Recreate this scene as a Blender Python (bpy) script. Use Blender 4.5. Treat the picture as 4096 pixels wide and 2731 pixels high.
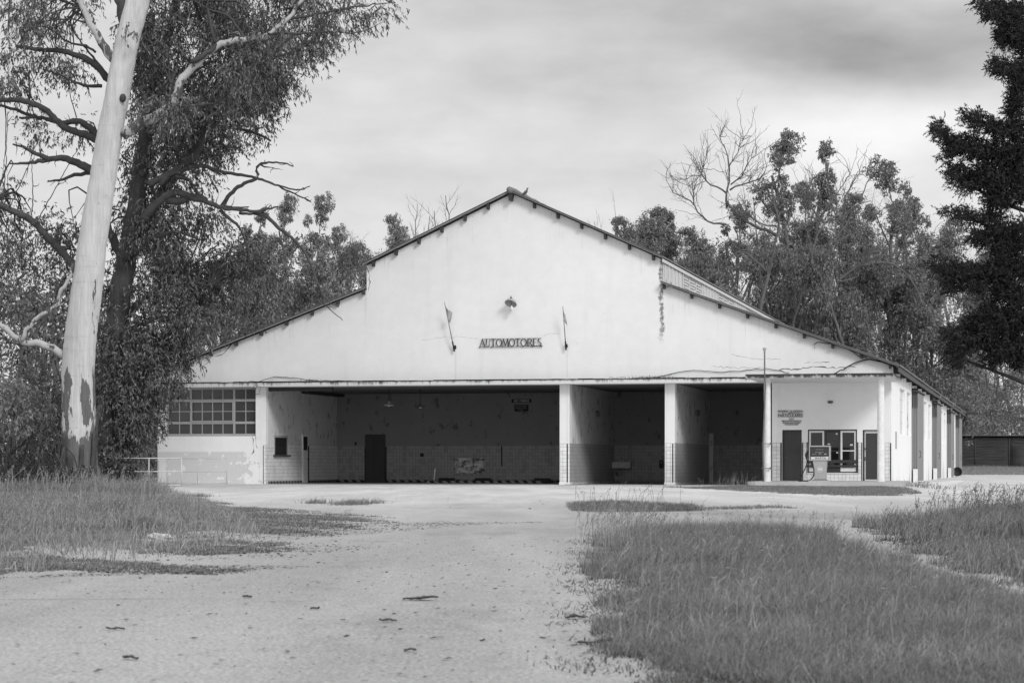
import bpy, math, random
import numpy as np
from math import radians as R, sin, cos, pi, sqrt

for o in list(bpy.data.objects):
    bpy.data.objects.remove(o)
scene = bpy.context.scene
COL = scene.collection
rng = np.random.default_rng(7)
random.seed(7)

# ------------------------------------------------------------------ camera
CAMZ = 0.8
FPX, HX, HY = 8779.0, 2048.0, 1859.0        # focal length and horizon of the photograph in its own pixels
cam = bpy.data.cameras.new('camera')
cam.sensor_width = 36.0
cam.lens = 36.0 * FPX / 4096.0
cam.shift_y = (HY - 1365.5) / 4096.0
cam.clip_start, cam.clip_end = 0.1, 3000
cam.dof.use_dof = True
cam.dof.focus_distance = 86
cam.dof.aperture_fstop = 9.0
camo = bpy.data.objects.new('camera', cam)
camo.location = (0, 0, CAMZ)
camo.rotation_euler = (R(90), 0, 0)
COL.objects.link(camo)
scene.camera = camo

# ------------------------------------------------------------------ light
scene.view_settings.view_transform = 'Standard'
scene.view_settings.look = 'None'
scene.view_settings.exposure = 0.0
scene.view_settings.gamma = 1.0
scene.render.engine = 'CYCLES'
scene.cycles.max_bounces = 6
scene.cycles.diffuse_bounces = 4
scene.cycles.glossy_bounces = 2
scene.cycles.transmission_bounces = 2
scene.cycles.use_denoising = True
scene.cycles.sample_clamp_indirect = 4.0

SUN = np.array([0.42, -0.72, 0.54]); SUN /= np.linalg.norm(SUN)
sl = bpy.data.lights.new('sun', 'SUN')
sl.energy = 1.6
sl.angle = R(16)
sl.color = (1, 1, 1)
so = bpy.data.objects.new('sun', sl)
from mathutils import Vector
so.rotation_euler = Vector(SUN).to_track_quat('Z', 'Y').to_euler()
so.location = (40, -60, 60)
COL.objects.link(so)

class NT:
    """small node-tree writer"""
    def __init__(s, tree): s.t = tree; tree.nodes.clear()
    def n(s, typ, **kw):
        x = s.t.nodes.new(typ)
        for k, v in kw.items(): setattr(x, k, v)
        return x
    def put(s, sock, v):
        if isinstance(v, bpy.types.NodeSocket): s.t.links.new(v, sock)
        elif v is not None: sock.default_value = v
    def m(s, op, a, b=None, c=None, clamp=False):
        x = s.n('ShaderNodeMath', operation=op, use_clamp=clamp)
        s.put(x.inputs[0], a); s.put(x.inputs[1], b); s.put(x.inputs[2], c)
        return x.outputs[0]
    def add(s, *a):
        r = a[0]
        for b in a[1:]: r = s.m('ADD', r, b)
        return r
    def mul(s, a, b): return s.m('MULTIPLY', a, b)
    def ramp(s, v, lo, hi, a=0.0, b=1.0, smooth=True):
        x = s.n('ShaderNodeMapRange', interpolation_type='SMOOTHSTEP' if smooth else 'LINEAR')
        x.clamp = True
        s.put(x.inputs[0], v)
        for i, q in zip((1, 2, 3, 4), (lo, hi, a, b)): s.put(x.inputs[i], q)
        return x.outputs[0]
    def mix(s, f, a, b):
        x = s.n('ShaderNodeMix', data_type='FLOAT')
        s.put(x.inputs[0], f); s.put(x.inputs[2], a); s.put(x.inputs[3], b)
        return x.outputs[0]
    def noise(s, vec, scale, detail=3, rough=0.55, dist=0.0):
        x = s.n('ShaderNodeTexNoise')
        s.put(x.inputs['Vector'], vec)
        x.inputs['Scale'].default_value = scale
        x.inputs['Detail'].default_value = detail
        x.inputs['Roughness'].default_value = rough
        x.inputs['Distortion'].default_value = dist
        return x.outputs[0]
    def mapv(s, vec, scale=(1, 1, 1), loc=(0, 0, 0)):
        x = s.n('ShaderNodeMapping')
        s.put(x.inputs[0], vec)
        x.inputs['Scale'].default_value = scale
        x.inputs['Location'].default_value = loc
        return x.outputs[0]
    def xyz(s, vec):
        x = s.n('ShaderNodeSeparateXYZ'); s.put(x.inputs[0], vec); return x.outputs
    def comb(s, a, b, c):
        x = s.n('ShaderNodeCombineXYZ')
        for i, q in enumerate((a, b, c)): s.put(x.inputs[i], q)
        return x.outputs[0]
    def grey(s, v):
        x = s.n('ShaderNodeCombineColor')
        for i in range(3): s.put(x.inputs[i], v)
        return x.outputs[0]

world = bpy.data.worlds.new('World')
scene.world = world
world.use_nodes = True
w = NT(world.node_tree)
tc = w.n('ShaderNodeTexCoord')
X, Y, Zc = w.xyz(tc.outputs['Generated'])
hor = w.m('SQRT', w.add(w.mul(X, X), w.mul(Y, Y), 0.0001))
az = w.m('ARCTAN2', X, Y)
el = w.m('DIVIDE', Zc, hor)
sky = w.n('ShaderNodeTexSky', sky_type='NISHITA')
sky.sun_disc = False
sky.sun_elevation = math.asin(SUN[2])
sky.sun_rotation = math.atan2(SUN[0], SUN[1])
sky.dust_density = 3.0
bw = w.n('ShaderNodeRGBToBW'); w.t.links.new(sky.outputs[0], bw.inputs[0])
cv = w.comb(w.mul(az, 10.0), w.mul(el, 22.0), 0.0)
warp = w.add(w.noise(cv, 0.8, 4, 0.5), -0.5)
azw = w.add(az, w.mul(warp, 0.10))
elw = w.add(el, w.mul(warp, 0.045))
def blob(a0, e0, sa, se, tilt=0.0):
    da = w.add(azw, -a0)
    de = w.add(elw, w.mul(da, -tilt), -e0)
    q = w.add(w.m('POWER', w.m('DIVIDE', w.m('ABSOLUTE', da), sa), 2.0), w.m('POWER', w.m('DIVIDE', w.m('ABSOLUTE', de), se), 2.0))
    return w.m('EXPONENT', w.mul(q, -1.0))
L = w.add(w.ramp(el, 0.17, 0.05, 0.72, 0.83),
          w.mul(blob(0.165, 0.190, 0.085, 0.017, -0.02), -0.33),
          w.mul(blob(0.08, 0.215, 0.10, 0.020), -0.17),
          w.mul(blob(0.03, 0.178, 0.07, 0.014), -0.10),
          w.mul(blob(0.165, 0.150, 0.075, 0.018), 0.26),
          w.mul(blob(-0.05, 0.145, 0.05, 0.010), 0.05),
          w.mul(blob(-0.02, 0.13, 0.10, 0.012), -0.05),
          w.mul(w.add(w.noise(cv, 2.2, 6, 0.55), -0.5), 0.26), w.mul(w.add(w.noise(w.mapv(cv, (0.5, 1.4, 1), (3, 7, 0)), 1.0, 5, 0.55), -0.5), 0.16))
L = w.mul(L, w.ramp(el, 0.25, 2.2, 1.0, 1.55))          # an overcast sky is brightest overhead
L = w.mul(L, w.ramp(Y, 0.2, -0.7, 1.0, 1.35))           # and brighter on the sun's side
L = w.add(w.mul(L, 9.6), w.mul(bw.outputs[0], 0.05))
bg = w.n('ShaderNodeBackground')
w.t.links.new(w.grey(L), bg.inputs[0])
bg.inputs[1].default_value = 0.1
wo = w.n('ShaderNodeOutputWorld')
w.t.links.new(bg.outputs[0], wo.inputs[0])

# ------------------------------------------------------------------ placing
D0 = 89.6                                      # metres from the camera to the middle of the front wall
SA, CA = sin(R(13.47)), cos(R(13.47))
ROT = -R(13.47)
def smooth(a, b, x):
    t = np.clip((x - a) / (b - a), 0, 1); return t * t * (3 - 2 * t)
def B(u, v, z=0.0): return np.array([CA * u + SA * v, D0 - SA * u + CA * v, z])
def gz(x, y):
    """height of the ground"""
    x = np.asarray(x, float); y = np.asarray(y, float)
    u = CA * x - SA * (y - D0); v = SA * x + CA * (y - D0)
    dip = -0.20 * smooth(15.6, 17.6, u) * smooth(34, 60, u * 0 + 60 - np.abs(v - 8)) * (1 - smooth(26, 40, u))
    return 0.43 * smooth(168, 200, y) + dip
def W(px, py, d): return np.array([(px - HX) / FPX * d, d, CAMZ - (py - HY) / FPX * d])
def V(vx, vy, d): return W(vx * 1.7415, vy * 1.7415, d)
def lst(pts, ox, oy, s, d, jit=0.0):
    """polyline read off an enlarged view, put at a real distance"""
    out = []
    dd = 0.0
    for (x, y) in pts:
        dd += rng.normal(0, jit)
        out.append(W(ox + x * s, oy + y * s, d + dd))
    return np.array(out)

# ------------------------------------------------------------------ materials
def mat(name, g=0.5, rough=0.8, var=0.12, scale=4.0, var2=0.0, scale2=40.0, bump=0.0, metal=0.0, spec=0.3, stretch=(1, 1, 1), coords='Object'):
    m = bpy.data.materials.new(name); m.use_nodes = True
    t = NT(m.node_tree)
    c = t.n('ShaderNodeTexCoord').outputs[coords]
    c = t.mapv(c, stretch)
    n1 = t.noise(c, scale, 5)
    val = t.mul(t.add(1.0, t.mul(t.add(n1, -0.5), 2.6 * var)), g)
    if var2:
        n2 = t.noise(c, scale2, 3)
        val = t.mul(val, t.add(1.0, t.mul(t.add(n2, -0.5), 2.6 * var2)))
    b = t.n('ShaderNodeBsdfPrincipled')
    t.put(b.inputs['Base Color'], t.grey(val))
    b.inputs['Roughness'].default_value = rough
    b.inputs['Metallic'].default_value = metal
    b.inputs['Specular IOR Level'].default_value = spec
    if bump:
        bp = t.n('ShaderNodeBump'); bp.inputs['Strength'].default_value = 0.6; bp.inputs['Distance'].default_value = bump
        t.put(bp.inputs['Height'], t.noise(c, scale2, 4)); t.put(b.inputs['Normal'], bp.outputs[0])
    o = t.n('ShaderNodeOutputMaterial'); t.t.links.new(b.outputs[0], o.inputs[0])
    return m

def leafmat(name, g, spread=0.45, trans=0.25, rough=0.55):
    m = bpy.data.materials.new(name); m.use_nodes = True
    t = NT(m.node_tree)
    r = t.n('ShaderNodeNewGeometry').outputs['Random Per Island']
    val = t.mul(t.ramp(r, 0, 1, 1 - spread, 1 + spread, False), g)
    col = t.grey(val)
    d = t.n('ShaderNodeBsdfPrincipled'); t.put(d.inputs['Base Color'], col)
    d.inputs['Roughness'].default_value = rough; d.inputs['Specular IOR Level'].default_value = 0.35
    tr = t.n('ShaderNodeBsdfTranslucent'); t.put(tr.inputs[0], col)
    mx = t.n('ShaderNodeMixShader'); mx.inputs[0].default_value = trans
    t.t.links.new(d.outputs[0], mx.inputs[1]); t.t.links.new(tr.outputs[0], mx.inputs[2])
    o = t.n('ShaderNodeOutputMaterial'); t.t.links.new(mx.outputs[0], o.inputs[0])
    return m

def shader(name, fn, rough=0.8, spec=0.25):
    """fn(t, P) gives the grey albedo from object coordinates P; it may return (albedo, bump height, bump distance)"""
    m = bpy.data.materials.new(name); m.use_nodes = True
    t = NT(m.node_tree)
    tcn = t.n('ShaderNodeTexCoord')
    r = fn(t, tcn)
    b = t.n('ShaderNodeBsdfPrincipled')
    b.inputs['Roughness'].default_value = rough; b.inputs['Specular IOR Level'].default_value = spec
    if isinstance(r, tuple):
        bp = t.n('ShaderNodeBump'); bp.inputs['Strength'].default_value = 0.7; bp.inputs['Distance'].default_value = r[2]
        t.put(bp.inputs['Height'], r[1]); t.put(b.inputs['Normal'], bp.outputs[0]); r = r[0]
    t.put(b.inputs['Base Color'], t.grey(r))
    o = t.n('ShaderNodeOutputMaterial'); t.t.links.new(b.outputs[0], o.inputs[0])
    return m

def plaster_fn(peel=False, base=0.80, streak=False, grime=0.5):
    def fn(t, tcn):
        P = tcn.outputs['Object']; x, y, z = t.xyz(P)
        g = t.mul(t.add(1.0, t.mul(t.add(t.noise(P, 0.30, 6, 0.65), -0.5), 0.26), t.mul(t.add(t.noise(P, 2.2, 5, 0.65), -0.5), 0.14)), base)
        # pale washed-down runs
        run = t.noise(t.mapv(P, (1.6, 1.6, 0.12)), 1.3, 4, 0.6)
        g = t.mul(g, t.ramp(run, 0.52, 0.75, 1.0, 0.95))
        # small pits and flakes
        pit = t.noise(P, 9.0, 2, 0.5)
        g = t.mul(g, t.mix(t.ramp(pit, 0.745, 0.78), 1.0, 1 - grime))
        if streak:
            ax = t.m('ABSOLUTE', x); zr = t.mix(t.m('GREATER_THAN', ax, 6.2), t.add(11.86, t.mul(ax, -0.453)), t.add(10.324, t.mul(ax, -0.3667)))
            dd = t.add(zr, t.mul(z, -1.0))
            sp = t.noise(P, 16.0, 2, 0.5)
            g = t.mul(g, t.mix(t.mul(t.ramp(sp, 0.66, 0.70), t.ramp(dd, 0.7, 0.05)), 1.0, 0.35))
            drip = t.noise(t.mapv(P, (5, 1, 0.25)), 1.5, 4, 0.65)
            g = t.mul(g, t.mix(t.mul(t.ramp(drip, 0.58, 0.68), t.ramp(dd, 1.6, 0.2)), 1.0, 0.84))
            # old damp stain under the step of the roof
            wob = t.add(x, t.mul(t.add(t.noise(t.mapv(P, (1, 1, 1.2)), 1.5, 4, 0.7), -0.5), 0.5), -6.17)
            band = t.ramp(t.m('ABSOLUTE', wob), 0.035, 0.12, 1.0, 0.0)
            band = t.mul(band, t.ramp(z, 5.5, 6.4)); band = t.mul(band, t.ramp(t.noise(P, 7, 4, 0.7), 0.38, 0.52))
            g = t.mul(g, t.mix(band, 1.0, 0.28))
            for cx, w0 in ((-2.38, 0.035), (2.3, 0.03), (-6.25, 0.05)):
                bd = t.ramp(t.m('ABSOLUTE', t.add(x, -cx)), w0 * 0.4, w0 * 1.6, 1.0, 0.0)
                bd = t.mul(bd, t.ramp(z, 5.5, 5.3)) if cx > -5 else t.mul(bd, t.ramp(z, 7.7, 6.0, 1.0, 0.0))
                g = t.mul(g, t.mix(bd, 1.0, 0.9))
        if peel:
            pn = t.add(t.noise(P, 2.6, 7, 0.66), t.mul(t.noise(P, 9.0, 4, 0.6), 0.30))
            top = t.ramp(z, 1.30, 1.42, 1.0, 0.0)
            side = t.ramp(x, -11.9, -11.2, 0.0, 0.16)
            mk = t.mul(t.ramp(t.add(pn, t.mul(side, -1.0)), 0.555, 0.575), top)
            g = t.mix(mk, g, t.mul(t.add(0.9, t.mul(t.noise(P, 20, 3), 0.2)), 0.64))
            lip = t.mul(t.ramp(t.m('ABSOLUTE', t.add(pn, t.mul(side, -1.0), -0.565)), 0.0, 0.010, 1.0, 0.0), top)
            g = t.mul(g, t.mix(lip, 1.0, 0.72))
        return g, t.noise(P, 12, 4), 0.004
    return fn
M = {}
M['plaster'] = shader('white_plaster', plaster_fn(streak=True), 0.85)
M['plaster_peel'] = shader('peeling_white_plaster', plaster_fn(peel=True, base=0.83), 0.85)
M['plaster_plain'] = shader('office_plaster', plaster_fn(base=0.86), 0.85)
def side_fn(t, tcn):
    P = tcn.outputs['Object']; x, y, z = t.xyz(P)
    g = t.mul(t.add(1.0, t.mul(t.add(t.noise(P, 0.5, 4), -0.5), 0.1)), 0.86)
    run = t.noise(t.mapv(P, (1, 0.9, 0.10)), 1.6, 5, 0.65)
    low = t.ramp(t.add(z, t.mul(t.noise(P, 0.4, 3), 1.2)), 1.9, 0.5, 0.0, 1.0)
    g = t.mul(g, t.mix(t.mul(t.ramp(run, 0.5, 0.7), low), 1.0, 0.45))
    up = t.ramp(z, 3.9, 4.7)
    g = t.mul(g, t.mix(t.mul(t.ramp(run, 0.5, 0.7), up), 1.0, 0.6))
    return g
M['plaster_side'] = shader('side_plaster', side_fn)
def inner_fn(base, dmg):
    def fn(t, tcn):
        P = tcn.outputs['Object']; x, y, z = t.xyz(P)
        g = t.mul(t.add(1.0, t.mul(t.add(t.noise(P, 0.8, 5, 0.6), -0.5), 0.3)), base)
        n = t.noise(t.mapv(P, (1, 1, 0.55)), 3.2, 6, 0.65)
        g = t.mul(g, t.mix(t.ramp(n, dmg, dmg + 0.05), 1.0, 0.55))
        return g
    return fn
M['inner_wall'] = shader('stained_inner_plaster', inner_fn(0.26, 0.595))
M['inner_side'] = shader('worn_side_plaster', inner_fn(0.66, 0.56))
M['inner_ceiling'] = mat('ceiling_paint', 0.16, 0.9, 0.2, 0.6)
def tile_fn(base, varied, mortar=0.10):
    def fn(t, tcn):
        bt = t.n('ShaderNodeTexBrick', offset=0.0, squash=1.0)
        t.put(bt.inputs['Vector'], tcn.outputs['UV'])
        bt.inputs['Scale'].default_value = 1.0
        bt.inputs['Brick Width'].default_value = 0.152
        bt.inputs['Row Height'].default_value = 0.152
        bt.inputs['Mortar Size'].default_value = 0.005
        bt.inputs['Mortar Smooth'].default_value = 0.1
        bt.inputs['Bias'].default_value = -0.55
        bt.inputs['Color1'].default_value = (1, 1, 1, 1)
        bt.inputs['Color2'].default_value = (varied, varied, varied, 1)
        bt.inputs['Mortar'].default_value = (mortar, mortar, mortar, 1)
        s = t.n('ShaderNodeRGBToBW'); t.t.links.new(bt.outputs[0], s.inputs[0])
        P = tcn.outputs['Object']
        g = t.mul(s.outputs[0], t.mul(t.add(1.0, t.mul(t.add(t.noise(P, 2.5, 5), -0.5), 0.35)), base))
        return t.mul(g, t.mix(t.ramp(t.noise(P, 5.0, 3), 0.70, 0.73), 1.0, 0.5))
    return fn
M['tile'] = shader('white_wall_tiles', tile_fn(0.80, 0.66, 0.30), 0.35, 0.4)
M['tile_dim'] = shader('darker_wall_tiles', tile_fn(0.46, 0.70, 0.45), 0.4, 0.35)  # same tile pattern in a darker tone, for the dividing walls
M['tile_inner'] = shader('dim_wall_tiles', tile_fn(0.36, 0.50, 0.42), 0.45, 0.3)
def hazard_fn(t, tcn):
    u, v, _ = t.xyz(tcn.outputs['UV'])
    f = t.m('FRACT', t.mul(t.add(u, v), 2.6))
    return t.mix(t.ramp(f, 0.49, 0.51), 0.26, 0.02)
M['hazard'] = shader('black_and_white_stripes', hazard_fn, 0.7)
def fascia_fn(t, tcn):
    P = tcn.outputs['Object']; x, y, z = t.xyz(P)
    run = t.noise(t.mapv(P, (5.5, 1, 0.9)), 1.4, 6, 0.7)
    bl = t.noise(t.mapv(P, (1, 1, 2)), 0.9, 4, 0.6)
    g = t.mix(t.ramp(t.add(t.mul(run, 0.7), t.mul(bl, 0.45), t.mul(t.add(z, -4.14), 1.0)), 0.56, 0.80), 0.66, 0.10)
    return t.mul(g, t.add(0.8, t.mul(t.noise(P, 20, 4), 0.4))), t.noise(P, 16, 4), 0.01
M['fascia'] = shader('mouldy_concrete', fascia_fn, 0.9)
def canopy_fn(t, tcn):
    P = tcn.outputs['Object']
    run = t.noise(t.mapv(P, (2.4, 2.4, 1.2)), 1.8, 6, 0.7)
    g = t.mix(t.ramp(t.add(run, t.mul(t.add(t.xyz(P)[2], -4.1), 1.8)), 0.36, 0.58), 0.45, 0.05)
    return t.mul(g, t.add(0.7, t.mul(t.noise(P, 30, 3), 0.6))), t.noise(P, 20, 4), 0.012
M['canopy_edge'] = shader('blackened_concrete_edge', canopy_fn, 0.9)
M['soffit'] = mat('soffit_paint', 0.72, 0.8, 0.08, 1.0)
M['roof'] = mat('weathered_roof_sheet', 0.20, 0.85, 0.3, 1.2, 0.2, 14, stretch=(1, 1, 1))
M['barge'] = mat('dark_barge_strip', 0.10, 0.8, 0.35, 2.0)
M['wood_dark'] = mat('dark_timber', 0.05, 0.75, 0.3, 3.0, stretch=(4, 4, 0.6))
M['black'] = mat('black_paint', 0.015, 0.5, 0.2)
M['dark'] = mat('dark_paint', 0.045, 0.5, 0.12, 1.5)
M['door_dark'] = mat('dark_door_paint', 0.055, 0.45, 0.2, 2.0, stretch=(5, 5, 0.5))
M['door_grey'] = mat('mid_grey_door_paint', 0.25, 0.6, 0.08, 1.2, stretch=(3, 3, 0.3))
M['rail_white'] = mat('dulled_white_paint', 0.55, 0.6, 0.2, 3.0)
M['white'] = mat('white_paint', 0.78, 0.55, 0.06, 3.0)
M['white_flaky'] = mat('flaking_white_paint', 0.72, 0.7, 0.12, 3.0, 0.14, 9)
M['frame_grey'] = mat('light_grey_frame_paint', 0.36, 0.6, 0.1, 2.0)
M['concrete'] = mat('pale_concrete', 0.40, 0.9, 0.2, 0.9, 0.12, 22, bump=0.006)
M['floor'] = mat('garage_floor', 0.20, 0.75, 0.2, 0.6, 0.15, 10)
M['steel'] = mat('grey_painted_steel', 0.36, 0.45, 0.12, 5.0, spec=0.5)
M['steel_dark'] = mat('dark_steel', 0.09, 0.45, 0.2, 4.0, spec=0.5)
M['rust'] = mat('rusty_pipe', 0.16, 0.8, 0.4, 6.0)
M['rubber'] = mat('black_rubber', 0.02, 0.6, 0.2)
M['cloth'] = mat('faded_flag_cloth', 0.42, 0.9, 0.2, 4.0)
M['label_pale'] = mat('pale_label', 0.62, 0.7, 0.15, 20)
M['zinc'] = mat('pale_zinc', 0.6, 0.6, 0.15, 4)
def pane_fn(base):
    def fn(t, tcn):
        P = tcn.outputs['Object']
        g = t.mul(t.add(1.0, t.mul(t.add(t.noise(P, 1.2, 4), -0.5), 0.9)), base)
        return t.mix(t.ramp(t.noise(P, 14, 2), 0.74, 0.78), g, base * 4)
    return fn
M['pane'] = shader('dusty_dark_glass', pane_fn(0.045), 0.22, 0.5)
M['pane_clear'] = shader('dark_glass', pane_fn(0.012), 0.06, 0.5)
def board_fn(t, tcn):
    P = tcn.outputs['Object']
    n = t.noise(t.mapv(P, (1, 1, 1.4)), 3.0, 6, 0.7)
    return t.mix(t.ramp(n, 0.42, 0.6), 0.75, 0.12)
M['board'] = shader('peeling_notice_board', board_fn, 0.8)
def bark_fn(t, tcn):
    P = tcn.outputs['Object']; x, y, z = t.xyz(P)
    g = t.mul(t.add(1.0, t.mul(t.add(t.noise(t.mapv(P, (1, 1, 0.18)), 3.0, 5), -0.5), 0.42)), 0.52)
    sc = t.noise(t.mapv(P, (1.5, 1.5, 0.30), (2.3, 0, 1.0)), 1.75, 5, 0.6)
    thr = t.mix(t.ramp(z, 1.4, 5.0, 0, 1, False), t.ramp(z, 0.5, 2.3, 0.22, 0.48, False), 0.625)
    thr = t.add(thr, t.ramp(z, 6.0, 10.0, 0.0, 0.10))
    sc = t.add(sc, t.mul(t.add(t.noise(t.mapv(P, (4, 4, 0.5)), 2.0, 4, 0.6), -0.5), 0.22))
    mk = t.ramp(t.add(sc, t.mul(thr, -1.0)), 0.0, 0.012)
    dk = t.mul(t.add(0.55, t.mul(t.noise(t.mapv(P, (6, 6, 0.7)), 2.0, 5, 0.7), 0.9)), 0.13)
    g = t.mix(mk, g, dk)
    gr = t.noise(t.mapv(P, (7, 7, 0.35)), 2.2, 5, 0.7)
    g = t.mul(g, t.ramp(gr, 0.3, 0.7, 0.86, 1.10))
    rg = t.noise(t.mapv(P, (0.6, 0.6, 5)), 1.5, 3, 0.6)
    g = t.mul(g, t.ramp(rg, 0.60, 0.72, 1.0, 0.88))
    sp = t.noise(t.mapv(P, (1, 1, 0.5)), 9.0, 1)
    g = t.mul(g, t.mix(t.ramp(sp, 0.76, 0.78), 1.0, 0.35))
    return g, t.add(t.mul(mk, 1.2), t.mul(t.noise(t.mapv(P, (1, 1, 0.2)), 8.0, 4), 0.8)), 0.05
M['bark_white'] = shader('peeling_eucalyptus_bark', bark_fn, 0.75)
M['bark_dark'] = mat('rough_dark_bark', 0.055, 0.95, 0.5, 2.0, 0.3, 8, bump=0.05, stretch=(3, 3, 0.35))
def limb_fn(t, tcn):
    P = tcn.outputs['Object']
    g = t.mul(t.add(1.0, t.mul(t.add(t.noise(P, 3.0, 5), -0.5), 0.5)), 0.40)
    mk = t.ramp(t.noise(t.mapv(P, (1, 1, 0.6), (1, 5, 2)), 2.2, 6, 0.65), 0.54, 0.57)
    return t.mix(mk, g, t.mul(t.add(0.5, t.noise(P, 9, 4)), 0.09)), t.noise(P, 7, 4), 0.03
M['bark_limb'] = shader('patchy_limb_bark', limb_fn, 0.8)
M['bark_dead'] = mat('weathered_dead_wood', 0.065, 0.9, 0.45, 3.0, 0.2, 12)
M['bark_pale'] = mat('pale_bark', 0.11, 0.9, 0.35, 0.6)
M['bark_grey'] = mat('grey_bark', 0.13, 0.9, 0.35, 0.6)
M['leaf'] = leafmat('eucalyptus_leaf', 0.125, 0.85, 0.18, 0.4)
M['leaf_dark'] = leafmat('dark_leaf', 0.085, 0.8, 0.15, 0.45)  # darker leaf tone for undergrowth and shrubs
M['leaf_far'] = leafmat('hazed_far_leaf', 0.22, 0.6, 0.35)  # distance haze is put into this lighter leaf colour
M['leaf_far_dark'] = leafmat('hazed_far_dark_leaf', 0.18, 0.6, 0.3)  # darker far foliage, its colour also raised to stand in for haze
M['leaf_pale'] = leafmat('pale_shrub_leaf', 0.26, 0.5, 0.3)
M['needle'] = leafmat('cypress_spray', 0.027, 0.85, 0.1, 0.7)
M['grass'] = leafmat('dry_green_grass', 0.178, 0.65, 0.25, 0.6)
M['grass_pale'] = leafmat('pale_dry_grass', 0.26, 0.45, 0.25, 0.6)
M['litter'] = leafmat('dry_leaf_litter', 0.07, 0.6, 0.1, 0.8)
M['stone'] = mat('pale_stone', 0.45, 0.9, 0.25, 6)
def ground_fn(t, tcn):
    P = tcn.outputs['Object']; x, y, z = t.xyz(P)
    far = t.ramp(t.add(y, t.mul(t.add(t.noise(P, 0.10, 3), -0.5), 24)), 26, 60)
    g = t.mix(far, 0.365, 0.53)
    g = t.mul(g, t.add(1.0, t.mul(t.add(t.noise(t.mapv(P, (0.35, 0.12, 1)), 1.0, 5, 0.6), -0.5), 0.34)))
    g = t.mul(g, t.add(1.0, t.mul(t.add(t.noise(P, 5.0, 4, 0.65), -0.5), 0.34)))
    grit = t.noise(P, 46.0, 4, 0.8)
    g = t.mul(g, t.ramp(grit, 0.34, 0.66, 0.50, 1.50, False))
    wear = t.noise(t.mapv(P, (0.9, 0.10, 1)), 0.8, 5, 0.6)
    g = t.mul(g, t.ramp(wear, 0.40, 0.62, 0.90, 1.06))
    damp = t.noise(t.mapv(P, (0.5, 0.2, 1), (4, 9, 0)), 1.3, 6, 0.65)
    g = t.mul(g, t.ramp(damp, 0.55, 0.66, 1.0, 0.86))
    g = t.mul(g, t.mix(t.ramp(t.noise(P, 23.0, 2), 0.66, 0.70), 1.0, 0.45)); g = t.mul(g, t.mix(t.ramp(t.noise(t.mapv(P, (1, 1, 1), (5, 3, 0)), 31.0, 2), 0.64, 0.68), 1.0, 1.5))
    crk = t.noise(t.mapv(P, (0.12, 1.0, 1)), 1.2, 5, 0.7)
    g = t.mul(g, t.mix(t.ramp(crk, 0.63, 0.70), 1.0, 0.80))
    return g, t.add(grit, t.noise(P, 8, 3)), 0.004
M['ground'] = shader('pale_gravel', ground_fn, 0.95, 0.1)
M['soil'] = mat('dark_grassy_soil', 0.125, 0.95, 0.35, 0.9, 0.3, 25, bump=0.02)
M['soil_dry'] = mat('dry_grassy_soil', 0.20, 0.95, 0.35, 0.9, 0.3, 25, bump=0.02)

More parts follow.
